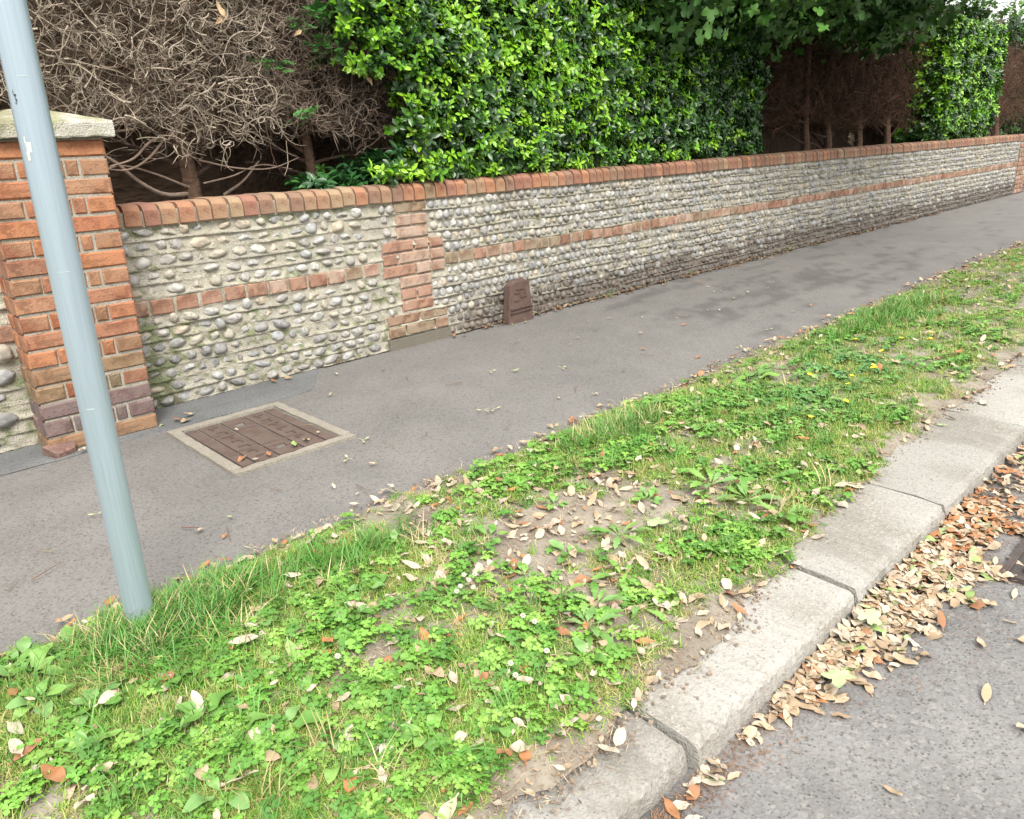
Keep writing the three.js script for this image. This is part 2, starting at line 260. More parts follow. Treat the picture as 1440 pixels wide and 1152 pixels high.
function mortarColour(x, y) {
  const n = fbm(x * 3, y * 5), n2 = fbm(x * 11 + 7, y * 16 + 3, 4), n3 = fbm(x * 1.1 + 40, y * 2.5, 3);
  let c = [.42 * (1 + .22 * n), .392 * (1 + .22 * n), .325 * (1 + .15 * n)];
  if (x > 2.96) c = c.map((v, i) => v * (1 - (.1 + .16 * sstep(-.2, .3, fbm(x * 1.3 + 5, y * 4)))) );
  const mix = (d, k) => { c = c.map((v, i) => lerp(v, d[i], k)); };
  // algae in grainy patches on the lower courses and under the coping, thick beside the pier
  const alg = n2 + .5 * n3 + (y < .4 && x < 2.6 ? .16 : 0) + (y > .82 && x < 2.6 ? .3 : 0) + 1.0 * Math.exp(-(((x - 1.13) / .12) ** 2) - (((y - .16) / .22) ** 2)) - (x > 2.6 ? .05 : 0);
  mix([.13, .17, .055], .75 * sstep(.3, .55, alg));
  // splashed dirt along the foot of the wall further on
  const dirt = n2 * .8 + .35 * n + (x > 3.1 ? .85 : .1) - y * 4.2 + sstep(3, 7, x) * .35;
  mix([.135, .105, .085], .85 * sstep(.0, .4, dirt));
  return c;
}
function mortarFace(x0, x1, zf, step) {
  const ys = [0, .004]; for (const [y, h] of ROWS) { for (const v of [0, .05, .18, .32, .55, .8, .965]) ys.push(y + v * h + (y === 0 && v === 0 ? .006 : 0)); if (Math.abs(y + h - .4515) < .002) ys.push(.4525, .47, .5, .529); } ys.push(.8595);
  const prof = (y, x) => { for (const [a, h] of ROWS) if (y >= a - 1e-4 && y < a + h - 1e-4) { const v = (y - a) / h; return v < .02 ? .004 : (x < 2.6 ? .0125 : .016) * (1 - sstep(.05, .42, v)) - .003; } return y > .86 ? .012 : .004; };
  const ledge = (x, y) => { let k = .55 + .6 * N2(x * 1.4, y * 9) + .4 * N2(x * 7, y * 20); return clamp(k, .05, 1.5); };
  return sheet(steps(x0, x1, step, 1.012), ys, (x, y) => [x, y + wobble(x, y), zf + prof(y, x) * ledge(x, y) + .007 * fbm(x * 14, y * 16, 4) + .004 * fbm(x * 40, y * 44, 2)], (x, y) => mortarColour(x, y), (x, y) => [x, y]);
}
// flint pebbles: a few worn shapes, about 1 m across, scaled per stone
const flintGeos = [1, 2, 3, 4, 5, 6, 7].map((s) => {
  const g = new THREE.IcosahedronGeometry(.5, 2), p = g.attributes.position, U = [], C = [];
  for (let i = 0; i < p.count; i++) {
    DV.fromBufferAttribute(p, i); const k = 1 + .16 * N3(DV.x * 2.2 + s * 9, DV.y * 2.2, DV.z * 2.2) + .07 * N3(DV.x * 6 + s * 3, DV.y * 6, DV.z * 6); DV.multiplyScalar(k);
    if (s === 4) DV.z = Math.min(DV.z, .3); if (s > 5) { const cut = [[.5, .3, .8], [-.6, .2, .77], [.1, -.7, .7], [.2, .75, .6]]; for (const [a, b, c] of cut) { const d = DV.x * a + DV.y * b + DV.z * c, lim = .27 + .06 * (s - 6); if (d > lim) { DV.x -= (d - lim) * a; DV.y -= (d - lim) * b; DV.z -= (d - lim) * c; } } } p.setXYZ(i, DV.x, DV.y, DV.z); U.push(DV.x * .1 + s, DV.y * .08);
    const m = 1 + .3 * N3(DV.x * 3 + s, DV.y * 3, DV.z * 3 + 8); C.push(m, m, m * .98);
  }
  g.setAttribute('uv', new THREE.Float32BufferAttribute(U, 2)); g.setAttribute('color', new THREE.Float32BufferAttribute(C, 3));
  // smooth normals
  const key = new Map(), nn = []; g.computeVertexNormals(); const no = g.attributes.normal;
  for (let i = 0; i < p.count; i++) { const k = [p.getX(i), p.getY(i), p.getZ(i)].map((v) => v.toFixed(3)).join(); nn.push(k); const a = key.get(k) ?? [0, 0, 0]; a[0] += no.getX(i); a[1] += no.getY(i); a[2] += no.getZ(i); key.set(k, a); }
  for (let i = 0; i < p.count; i++) { const a = key.get(nn[i]), l = Math.hypot(...a); no.setXYZ(i, a[0] / l, a[1] / l, a[2] / l); }
  return g;
});
const flintTones = [[.44, .43, .41], [.38, .38, .38], [.33, .34, .355], [.27, .275, .285], [.43, .39, .32], [.46, .38, .28], [.4, .36, .29], [.5, .49, .46], [.31, .3, .28], [.36, .335, .32]];
const flintDark = [[.2, .2, .21], [.24, .24, .235], [.17, .17, .18], [.28, .275, .26], [.22, .2, .19]];
const flintDirty = [[.15, .125, .105], [.12, .1, .085], [.17, .145, .12], [.14, .13, .115]];
for (const set of [flintTones, flintDark]) for (const t of set) [.35, .33, .29].forEach((v, i) => { t[i] = lerp(t[i], v, .33); });
const flintMat = (t) => mat(lin(...t), TEX.flint, .55, .003, { vertexColors: true });
const FLINT = flintTones.map(flintMat), FLINT_DARK = flintDark.map(flintMat), FLINT_DIRTY = flintDirty.map(flintMat);
const flintStuff = mat(lin(1, 1, 1), TEX.flint, .6, .003, { vertexColors: true });

function flintList(x0, x1, zf, blocks, size, gap, rows = ROWS) {
  const out = [];
  for (const [y, h, ri] of rows) {
    let x = x0 + rr(.005, .03);
    while (x < x1 - .02) {
      const big = x < 2.5, w = size * (big ? rr(.8, 1.75) : rr(.8, 1.25)) * (R() < .1 ? 1.25 : 1), hh = Math.min(h * .93, big ? rr(.032, .06) : rr(.044, .064));
      const cx = x + w / 2, cy = y + h * .55 + rr(-.007, .006);
      const hit = blocks.find(([a, b, c, d]) => cx + w / 2 > a && cx - w / 2 < b && cy > c && cy < d);
      if (hit) { x = hit[1] + rr(.006, .02); continue; }
      x += w + gap * rr(.3, big ? 2.4 : 1.3);
      if (x > x1) break;
      const dirty = fbm(cx * 2, cy * 9) * .12 + (cx > 3 ? .17 : .02) - cy > -.0 + (R() - .5) * .06;
      const low = cy < .27 + .08 * N2(cx * 2, 5), tones = dirty && cx > 2.9 ? 2 : low && R() < .7 ? 1 : 0;
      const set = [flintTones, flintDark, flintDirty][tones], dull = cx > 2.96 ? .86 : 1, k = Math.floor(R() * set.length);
      out.push({ p: [cx, cy + wobble(cx, cy), zf + (big ? rr(-.016, -.005) : rr(-.014, -.003))], r: [rr(-.25, .25), rr(-.3, .3), (big ? rr(-.35, .35) : -.25 + rr(-.45, .4))], s: [w * 1.02, hh * 1.05, rr(.05, .068)], tone: [tones, k], c: lin(...set[k]).multiplyScalar(rr(.8, 1.12) * dull), g: Math.floor(R() * 7) });
    }
  }
  return out;
}
function addFlints(parent, list, singles) {
  list.sort((a, b) => (a.p[0] - a.s[0] * 12) - (b.p[0] - b.s[0] * 12));
  list.slice(0, singles).forEach((e) => place(part('flint', flintGeos[e.g], [FLINT, FLINT_DARK, FLINT_DIRTY][e.tone[0]][e.tone[1]], parent), e));
  for (let g = 0; g < 7; g++) { const l = list.slice(singles).filter((e) => e.g === g); if (l.length) copies('flints', flintGeos[g], flintStuff, l, parent); }
}
const QUOIN = [[2.615, 2.855, .615, .87], [2.505, 2.965, .395, .615], [2.615, 2.855, .17, .395], [2.505, 2.965, -.1, .17]];
const wall = thing('flint_wall', 'long low flint cobble wall with brick coping along the footpath', 'wall');
{
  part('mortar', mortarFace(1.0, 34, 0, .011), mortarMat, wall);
  // body of the wall behind the face
  part('wall_body', prism([[-.03, -.1], [-.03, .858], [-.2, .858], [-.2, -.1]], 1.0, 34), mat(lin(.3, .27, .22), TEX.mortar, .95, .004), wall);
  part('coping_bed', prism([[.004, .8575], [.004, .93], [-.19, .93], [-.19, .8575]], 1.06, 34), mat(lin(.4, .38, .32), TEX.mortar, .95, .004), wall);
  // brick-on-edge coping with rounded noses; 280 bricks reach well beyond the frame
  const noseGeo = (seed) => { const r = mulberry(seed), t = .99 + r() * .02; const g = prism([[-.205, 0], [.018, 0], [.023, .006], [.024, .055], [.02, .074], [.008, .091], [-.012, .1], [-.05, .103 * t], [-.205, .1]].reverse(), -.0345, .0345, 2, .0035); const p = g.attributes.position; for (let i = 0; i < p.count; i++) { const e = Math.abs(p.getX(i)) > .03 ? .002 : 0; p.setY(i, p.getY(i) - (p.getY(i) > .05 ? e * 1.6 : 0)); if (p.getZ(i) > 0) p.setZ(i, p.getZ(i) - e * 1.5); } g.computeVertexNormals(); return g; };
  const noses = [3, 4, 5, 6, 7, 8].map(noseGeo);
  for (let i = 0, x = 1.1; x < 15.2; i++) {
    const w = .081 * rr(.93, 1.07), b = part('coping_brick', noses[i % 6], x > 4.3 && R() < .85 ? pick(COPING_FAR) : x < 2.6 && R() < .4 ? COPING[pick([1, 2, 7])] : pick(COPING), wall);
    b.position.set(x, .8615 + rr(-.003, .003), rr(-.005, .005)); b.rotation.set(rr(-.02, .02), rr(-.03, .03), rr(-.035, .035)); b.scale.x = w / .081; x += w;
  }
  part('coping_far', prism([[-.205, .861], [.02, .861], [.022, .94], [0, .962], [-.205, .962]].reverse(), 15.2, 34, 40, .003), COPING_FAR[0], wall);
  // string course of headers
  for (let x = 1.075; x < 20;) {
    if (x + .11 > 2.505 && x < 2.965) { x = 2.968; continue; }
    const b = part('brick', bricks(.106, .07, .1, .006), x > 4 ? (R() < .2 ? pick(COPING_FAR) : pick(STRING)) : pick(STRING), wall);
    b.position.set(x + .055, .4925 + wobble(x, .49) + rr(-.002, .002), -.04 + rr(-.003, .004)); b.rotation.z = rr(-.02, .02); x += .118 * rr(.97, 1.03);
  }
  // toothed brick quoin
  const rowsQ = [[[2.622, 2.847]], [[2.622, 2.732], [2.742, 2.848]], [[2.625, 2.85]], [[2.511, 2.735], [2.745, 2.848], [2.857, 2.962]], [[2.511, 2.612], [2.622, 2.848], [2.858, 2.962]], [[2.511, 2.737], [2.746, 2.86], [2.868, 2.962]], [[2.623, 2.85]], [[2.623, 2.735], [2.744, 2.85]], [[2.626, 2.852]], [[2.512, 2.738], [2.748, 2.962]], [[2.512, 2.63], [2.638, 2.852], [2.861, 2.962]]];
  rowsQ.forEach((row, i) => row.forEach(([a, b]) => { const m = part('brick', bricks(Math.round((b - a) * 100) / 100, .063, .1, .007), i === 0 ? STRING[6] : i > 8 ? pick([STRING[5], STRING[2], STRING[6]]) : pick([STRING[0], STRING[1], STRING[3], STRING[4]]), wall); m.position.set((a + b) / 2, .826 - i * .0725, -.036 + rr(-.003, .003)); m.rotation.z = rr(-.012, .012); }));
  part('footing', xf(new THREE.BoxGeometry(.47, .07, .1, 12, 3, 2), [2.735, .028, -.03]), mat(lin(.3, .27, .22), TEX.mortar, .95, .008), wall);
  // brick pier set flush in the wall far along
  for (let i = 0; i < 11; i++) for (const [a, b] of i % 2 ? [[15.3, 15.52], [15.53, 15.75]] : [[15.3, 15.4], [15.41, 15.63], [15.64, 15.75]]) { const m = part('brick', bricks(Math.round((b - a) * 100) / 100, .064, .1, .006), pick(STRING), wall); m.position.set((a + b) / 2, .04 + i * .0745, -.03); }
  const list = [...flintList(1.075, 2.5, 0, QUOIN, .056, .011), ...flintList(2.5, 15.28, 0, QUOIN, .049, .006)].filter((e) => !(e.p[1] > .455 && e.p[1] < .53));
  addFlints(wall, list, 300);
}
const wallLeft = thing('flint_wall', 'short stretch of cobble wall on the far side of the brick pier from the coping', 'wall');
{
  const zf = .07, x0 = -5;
  part('mortar', mortarFace(x0, .7, zf, .02), mortarMat, wallLeft);
  part('wall_body', prism([[zf - .03, -.1], [zf - .03, .858], [-.2, .858], [-.2, -.1]], x0, .7), mat(lin(.3, .27, .22), TEX.mortar, .95, .004), wallLeft);
  const rows = []; for (let i = 0; i < 5; i++) rows.push([i * .09, .09, i]); for (let i = 0; i < 3; i++) rows.push([.54 + i * .1, .1, 5 + i]);
  const l = flintList(-.3, .66, zf, [], .085, .02, rows); l.forEach((e) => { e.s[1] *= 1.5; e.s[2] *= 1.2; }); addFlints(wallLeft, l, 300);
  for (let x = -.3; x < .6; x += .118) { const b = part('brick', bricks(.106, .07, .1, .006), pick([STRING[1], STRING[2], STRING[4]]), wallLeft); b.position.set(x + .055, .4925, zf - .038); }
  for (let x = -.3; x < .6; x += .081) { const b = part('coping_brick', bricks(.072, .1, .24, .014), pick(COPING), wallLeft); b.position.set(x + .04, .911, zf - .09); }
}

// ---------------------------------------------------------------- brick gate pier with stone cap
{
  const pier = thing('brick_pier', 'orange brick gate pier with weathered pyramid stone cap', 'pier', [.836, 0, .05]);
  const ch = .0735, n = 17, hw = .219, zf = .21, zb = -.21;
  part('mortar_core', new THREE.BoxGeometry(hw * 2 - .016, n * ch, zf - zb - .016).translate(0, n * ch / 2 - .004, 0), pierMortar, pier);
  const rowA = [[-.5, -.005], [.005, .5]], rowB = [[-.5, -.26], [-.245, -.005], [.008, .12], [.135, .245], [.262, .5]];
  for (let i = 0; i < n; i++) {
    const y = (i + .5) * ch - .006, alt = i % 2, set = (x) => i < 1 ? (x < .1 ? PIER_GREEN : PIER_GREEN) : i < 3 ? PIER_BLUE : i < 5 ? PIER_GREEN : PIER, out = i === 0 ? .004 : 0;
    for (const [a, b] of (alt ? rowB : rowA)) {
      const l = Math.round((b - a) * 438) / 1000, m = part('brick', bricks(l, .064, .1, .007), i > 2 && i < 5 && R() < .4 ? pick(PIER) : i > 4 && i < 7 && a > .2 && R() < .5 ? PIER_GREEN[1] : pick(set(a)), pier);
      m.position.set((a + b) / 2 * .438, y, zf - .05 + out + rr(-.003, .003)); m.rotation.z = rr(-.012, .012); m.rotation.y = rr(-.01, .01);
    }
    for (const side of [-1, 1]) { // side faces, set clear of the corner bricks of the front
      const row = alt ? [[-.205, -.105], [-.095, .1]] : [[-.205, .01], [.02, .1]];
      for (const [a, b] of row) { const m = part('brick', bricks(Math.round((b - a) * 1000) / 1000, .064, .1, .007), pick(set(0)), pier); m.position.set(side * (hw - .05), y, (a + b) / 2); m.rotation.y = side * Math.PI / 2; }
    }
    for (const [a, b] of [[-.11, .11]]) { const m = part('brick', bricks(.21, .064, .1, .007), pick(set(0)), pier); m.position.set(0, y, zb + .045); m.rotation.y = Math.PI; }
  }
  // cap: weathered slab with sloping top
  const t = n * ch - .002, o = hw + .036, oz = .246;
  const pts = (k, y, j) => { const P = []; for (const [sx, sz] of [[-1, 1], [1, 1], [1, -1], [-1, -1]]) P.push([sx * o * k, y, sz * oz * k]); return P; };
  const L = [pts(.985, t), pts(1, t + .006), pts(1, t + .052), pts(.985, t + .062), pts(.06, t + .125)], P = [], U = [];
  const seg = 14, tri = (...v) => v.forEach((p) => { const q = [p[0] + .003 * N3(p[0] * 20, p[1] * 20, p[2] * 20), p[1] + .003 * N3(p[0] * 17 + 9, p[1] * 20, p[2] * 17), p[2] + .003 * N3(p[0] * 20, p[1] * 20 + 7, p[2] * 20)]; P.push(...q); U.push(q[0] + q[2] * .37, q[1] + q[2]); });
  const mixp = (a, b, k) => a.map((v, i) => lerp(v, b[i], k));
  for (let i = 0; i < L.length - 1; i++) for (let s = 0; s < 4; s++) for (let k = 0; k < seg; k++) {
    const s2 = (s + 1) % 4, a = mixp(L[i][s], L[i][s2], k / seg), b = mixp(L[i][s], L[i][s2], (k + 1) / seg), c = mixp(L[i + 1][s], L[i + 1][s2], (k + 1) / seg), d = mixp(L[i + 1][s], L[i + 1][s2], k / seg);
    const m = i === 3 ? 6 : 1; for (let q = 0; q < m; q++) { const a2 = mixp(a, d, q / m), b2 = mixp(b, c, q / m), c2 = mixp(b, c, (q + 1) / m), d2 = mixp(a, d, (q + 1) / m); tri(a2, b2, c2); tri(a2, c2, d2); }
  }
  tri(L[0][0], L[0][3], L[0][2]); tri(L[0][0], L[0][2], L[0][1]); tri(L[4][0], L[4][1], L[4][2]); tri(L[4][0], L[4][2], L[4][3]);
  const g = new THREE.BufferGeometry(); g.setAttribute('position', new THREE.Float32BufferAttribute(P, 3)); g.setAttribute('uv', new THREE.Float32BufferAttribute(U, 2)); g.computeVertexNormals();
  const col = []; for (let i = 0; i < P.length; i += 3) { const q = fbm(P[i] * 9, (P[i + 1] + P[i + 2]) * 9), lich = sstep(.0, .25, q + (P[i + 1] > t + .061 ? .22 : -.1)); col.push(lerp(.5, .33, lich), lerp(.48, .33, lich), lerp(.42, .2, lich)); }
  g.setAttribute('color', new THREE.Float32BufferAttribute(col, 3));
  part('cap_stone', g, mat(lin(1, 1, 1), TEX.concrete, .95, .006, { vertexColors: true }), pier);
}
// rubble and broken brick at the foot of the pier, beside the cobble wall
{
  const b = top('broken_brick', xf(bricks(.1, .05, .09, .014), [.655, .012, .275], [.1, .3, .06]), PIER_BLUE[1], 'broken half brick lying at the foot of the brick pier', 'brick');
}

// ---------------------------------------------------------------- old iron marker against the wall
{
  const g = thing('boundary_marker', 'small rusty brown tapered marker post set against the flint wall', 'marker', [3.53, 0, .03]);
  const rustM = mat(lin(.12, .075, .06), TEX.rust, .85, .004);
  const s = new THREE.Shape([[-.115, -.02], [.115, -.02], [.085, .26], [.05, .278], [-.05, .274], [-.083, .25]].map((p) => new THREE.Vector2(...p)));
  part('body', new THREE.ExtrudeGeometry(s, { depth: .05, bevelEnabled: true, bevelSize: .006, bevelThickness: .006, bevelSegments: 2, steps: 1 }), rustM, g);
  const ridge = (y, w) => part('ridge', xf(new THREE.BoxGeometry(w, .01, .014), [0, y, .06], [0, 0, .03]), rustM, g);
  ridge(.075, .2); ridge(.1, .195);
  for (const [x, y, w, h] of [[-.03, .2, .05, .008], [.03, .17, .06, .007], [-.04, .15, .04, .008], [.0, .225, .07, .007], [.045, .2, .012, .03]]) part('raised_mark', xf(new THREE.BoxGeometry(w, h, .008), [x, y, .058]), rustM, g);
}

// ---------------------------------------------------------------- manhole cover
{
  const g = thing('manhole_cover', 'rusty brown rectangular manhole cover in concrete surround on the footpath', 'manhole cover', [1.31, .006, .73]);
  const iron = mat(lin(.125, .088, .072), TEX.rust, .8, .003), iron2 = mat(lin(.07, .05, .043), TEX.rust, .75, .003), conc = mat(lin(.29, .265, .22), TEX.concrete, .95, .004);
  const W = .265, D = .345, b = .042;
  part('concrete_frame', mean([xf(prism([[-D, -.03], [-D, .003], [-D + b, .002], [-D + b, -.03]].reverse(), -W, W, 20, .003)), xf(prism([[D - b, -.03], [D - b, .002], [D, .003], [D, -.03]].reverse(), -W, W, 20, .003)),
    xf(prism([[-b / 2, -.03], [-b / 2, .0025], [b / 2, .0025], [b / 2, -.03]].reverse(), -D + b, D - b, 20, .003), [-W + b / 2, 0, 0], [0, Math.PI / 2, 0]), xf(prism([[-b / 2, -.03], [-b / 2, .0025], [b / 2, .0025], [b / 2, -.03]].reverse(), -D + b, D - b, 20, .003), [W - b / 2, 0, 0], [0, Math.PI / 2, 0])]), conc, g);
  const w = W - b - .004, dd = D - b - .004;
  // plate with two key holes: shape with holes, extruded
  const sh = new THREE.Shape([[-w, -dd], [w, -dd], [w, dd], [-w, dd]].map((p) => new THREE.Vector2(...p)));
  for (const y of [-.19, .19]) { const h = new THREE.Path(); h.absellipse(0, y, .017, .011, 0, Math.PI * 2); sh.holes.push(h); }
  const plate = new THREE.ExtrudeGeometry(sh, { depth: .02, bevelEnabled: false, curveSegments: 12 }); plate.rotateX(Math.PI / 2); plate.translate(0, -.012, 0); part('plate', plate, iron2, g);
  const rb = (x, z, lx, lz, h = .009) => part('rib', (() => { const r = prism([[-lz / 2, -.002], [-lz / 2 + .003, h], [lz / 2 - .003, h], [lz / 2, -.002]].reverse(), -lx / 2, lx / 2, 1); return r.translate(x, -.012, z); })(), iron, g);
  // raised panels between the grooves: three columns, split across near the ends
  for (const [x0, x1] of [[-.208, -.162], [-.152, -.06], [-.05, .05], [.06, .152], [.162, .208]]) {
    const cuts = x0 === -.05 ? [[-.285, -.21], [-.17, -.128], [-.122, .122], [.128, .17], [.21, .285]] : Math.abs(x0 + x1) > .3 ? [[-.285, .285]] : [[-.285, -.125], [-.119, .119], [.125, .285]];
    for (const [z0, z1] of cuts) rb((x0 + x1) / 2, (z0 + z1) / 2, x1 - x0, z1 - z0);
  }
  for (const z of [-.19, .19]) for (const sx of [-1, 1]) rb(sx * .036, z, .028, .036);
  // worn raised lettering, no longer legible: low bars
  for (const cx of [-.107, .107]) for (let k = 0; k < 7; k++) { const z = -.23 + k * .076; if (Math.abs(Math.abs(z) - .12) < .02) continue; part('raised_mark', xf(new THREE.BoxGeometry(rr(.03, .05), .005, .008), [cx, -.002, z]), iron, g); part('raised_mark', xf(new THREE.BoxGeometry(.008, .005, rr(.02, .036)), [cx + rr(-.02, .02), -.0018, z + .016]), iron, g); }
  const pit = part('pit', new THREE.BoxGeometry(w * 2 - .01, .1, dd * 2 - .01).translate(0, -.0855, 0), mat(lin(.1, .085, .07), null, 1), g);
}
// small iron cover in the road
{
  const g = thing('drain_cover', 'square ribbed iron drain cover set in the road beside the leaf drift', 'drain cover', [2.5, ROAD_Y + .006, 3.54]);
  const iron = mat(lin(.085, .066, .058), TEX.rust, .75, .003), iron2 = mat(lin(.05, .042, .038), TEX.rust, .8, .003);
  part('plate', new THREE.BoxGeometry(.46, .02, .46), iron2, g).position.y = -.006;
  const rim = (s, w, h) => { for (const [x, z, lx, lz] of [[0, -s + w / 2, 2 * s, w], [0, s - w / 2, 2 * s, w], [-s + w / 2, 0, w, 2 * s - 2 * w], [s - w / 2, 0, w, 2 * s - 2 * w]]) part('rib', xf(new THREE.BoxGeometry(lx, .02, lz), [x, h, z]), iron, g); };
  rim(.25, .02, .001); rim(.2, .028, .004); rim(.14, .022, .004); rim(.08, .022, .004);
}

// ---------------------------------------------------------------- steel pole
{
  const g = thing('metal_pole', 'pale blue-grey galvanised steel pole standing in the grass verge', 'pole', [.441, 0, 1.86]);
  const r = .0335, pm = mat(lin(.375, .455, .515), TEX.zinc, .33, .0006, { metalness: .35 });
  const cyl = new THREE.CylinderGeometry(r, r, 2.75, 48, 12, true).translate(0, 1.33, 0); const uv = cyl.attributes.uv; for (let i = 0; i < uv.count; i++) uv.setXY(i, uv.getX(i) * 1, uv.getY(i) * .35);
  part('tube', cyl, pm, g);
  part('cap', new THREE.SphereGeometry(r * 1.04, 24, 8, 0, 6.2832, 0, 1.57).scale(1, .35, 1).translate(0, 2.705, 0), mat(lin(.08, .08, .085), null, .6), g);
  const patch = (y, h, a, w, m, name) => part(name, new THREE.CylinderGeometry(r + .0007, r + .0007, h, 10, 1, true, a, w).translate(0, y, 0), m, g);
  // old sticker scraps on the side towards the road, and a black pen scribble
  const white = mat(lin(.6, .6, .57), TEX.concrete, .8), black = mat(lin(.02, .02, .022), null, .7);
  patch(1.185, .02, 5.35, .33, white, 'sticker'); patch(1.168, .018, 5.3, .2, white, 'sticker'); patch(1.2, .012, 5.3, .12, white, 'sticker');
  for (const [y, a, h, w] of [[1.285, 5.3, .004, .12], [1.28, 5.33, .012, .03], [1.275, 5.38, .006, .05], [1.29, 5.25, .01, .03], [1.27, 5.3, .004, .06]]) patch(y, h, a, w, black, 'scribble');
  for (const [y, a, h, w] of [[.93, 5.6, .002, .7], [1.32, 5.7, .002, .6], [.62, 5.5, .003, .5]]) patch(y, h, a, w, mat(lin(.42, .5, .52), null, .5), 'scratch');
}

// ---------------------------------------------------------------- plants behind the wall
const leafMat = (c, rough = .42, extra = {}) => new THREE.MeshPhysicalMaterial({ color: c, roughness: rough, side: THREE.DoubleSide, ...extra });
const thin = {};
const hedgeLeaf = leafMat(lin(1, 1, 1), .36, { ...thin });
const dullLeaf = leafMat(lin(1, 1, 1), .6, { ...thin });
const barkMat = mat(lin(.13, .075, .048), TEX.bark, .95, .01), barkDark = mat(lin(.085, .05, .035), TEX.bark, .95, .01), twigPale = mat(lin(.5, .42, .325), TEX.bark, .9, .002), twigGrey = mat(lin(.27, .215, .165), TEX.bark, .9, .002), twigBrown = mat(lin(.1, .058, .035), TEX.bark, .9, .002);
// added lumpy solid for the dense inside of a hedge, blocking light through it
function lump(x0, x1, y0, y1, z0, z1, amp, seg = 5) {
  const g = new THREE.BoxGeometry(x1 - x0, y1 - y0, z1 - z0, Math.ceil((x1 - x0) * seg), Math.ceil((y1 - y0) * seg), Math.ceil((z1 - z0) * seg)).translate((x0 + x1) / 2, (y0 + y1) / 2, (z0 + z1) / 2);
  const p = g.attributes.position; for (let i = 0; i < p.count; i++) { const x = p.getX(i), y = p.getY(i), z = p.getZ(i); p.setXYZ(i, x + amp * N3(x * 3, y * 3, z * 3), y + amp * N3(x * 3 + 20, y * 3, z * 3), z + amp * N3(x * 3, y * 3 + 20, z * 3)); }
  g.computeVertexNormals(); return g;
}
// a sprig: whorl of leaves round a shoot that points along +y
function sprig(leaf, n, spread, stem, seed) {
  const r = mulberry(seed), L = [];
  for (let i = 0; i < n; i++) { const up = .15 + .85 * i / n; L.push(xf(leaf, [0, stem * up, 0], [0, i * 2.4 + r() * .7, spread * (1.15 - up * .75) * (.75 + .5 * r()) * -1 + 1.2], .75 + .5 * r())); }
  const g = mean(L); return g;
}
const ovate = leafGeo(.044, .026, { n: 3, peak: .56, fold: .35, curl: -.12, seed: 2, blunt: .8 }), ovate2 = leafGeo(.05, .023, { n: 3, peak: .5, fold: .3, curl: -.2, seed: 3 });
const sprigGeos = [sprig(ovate, 7, 1.2, .035, 1), sprig(ovate, 6, 1.3, .03, 2), sprig(ovate2, 7, 1.1, .045, 3)];
const greens = { old: [[.018, .058, .009], [.025, .08, .01], [.013, .042, .008], [.04, .115, .013]], youngLit: [[.125, .3, .01], [.17, .37, .014], [.085, .24, .01], [.23, .43, .025]] };
// clipped broadleaf hedge: front face at zf(x, y), leaves in a shell, thinning to a woody inside
function leafyHedge(o, { x0, x1, y0, y1, zf, depth, count, singles = 0, youngLit, size = 1, sides = .25, edge }) {
  const lists = [[], [], []], cand = [];
  for (let i = 0; i < count; i++) {
    let x = rr(x0, x1), y = rr(y0, y1); const kind = R(), d = depth * R() ** 1.9; let z = zf(x, y) - d, nx = 0, ny = .25, nz = 1;
    if (kind < sides * .5) { x = x0 + d * .6 + rr(-.03, .03); z = zf(x, y) - rr(0, depth * 2.4); nx = -1; nz = .2; } else if (kind < sides) { x = x1 - d * .6 + rr(-.03, .03); z = zf(x, y) - rr(0, depth * 2.4); nx = 1; nz = .2; }
    else if (kind < sides + .07) { y = y1 + rr(-.1, .05); z = zf(x, y) - rr(0, depth * 2.6); ny = 1.2; nz = .2; }
    if (edge && !edge(x, y)) continue;
    const dir = new THREE.Vector3(nx + rr(-.8, .8), ny + rr(-.35, .9), nz + rr(-.5, .5)).normalize();
    const q = new THREE.Quaternion().setFromUnitVectors(new THREE.Vector3(0, 1, 0), dir).multiply(new THREE.Quaternion().setFromAxisAngle(new THREE.Vector3(0, 1, 0), R() * 6.3));
    const clump = N3(x * 2.1, y * 2.1, 4) * .5 + N3(x * 7, y * 7, 9) * .5, yg = R() < clamp((youngLit.call ? youngLit(x, y) : youngLit) + .45 * clump - d / depth * .35, .03, .9);
    const c = lin(...pick(yg ? greens.youngLit : greens.old)).multiplyScalar(rr(.8, 1.25));
    const e = { p: [x, y, z], q, s: size * (yg ? rr(.7, 1.25) : rr(.6, 1.45)), c, yg }; lists[Math.floor(R() * 3)].push(e); if (d < .03 && nz === 1 && singles) cand.push(e);
  }
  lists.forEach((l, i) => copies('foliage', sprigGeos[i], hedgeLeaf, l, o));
  cand.sort((a, b) => a.p[0] - b.p[0]);
  const mats = [greens.old[1], greens.old[3], greens.youngLit[0], greens.youngLit[1], greens.youngLit[3]].map((c) => leafMat(lin(...c), .34, thin));
  const single = leafGeo(.05, .029, { blunt: .8, n: 4, peak: .55, fold: .3, curl: -.15, seed: 8 });
  cand.slice(0, singles).forEach((e) => place(part('leaf', single, e.yg ? mats[2 + Math.floor(R() * 3)] : mats[Math.floor(R() * 2)], o), { p: [e.p[0], e.p[1], e.p[2] + .035], r: [rr(-.6, .9), rr(-2.6, -.4), rr(-.6, .5)], s: rr(.8, 1.15) }));
}
const coreDark = mat(lin(.16, .12, .08), TEX.bark, 1, .02), coreBrown = mat(lin(.16, .105, .07), TEX.bark, 1, .02);
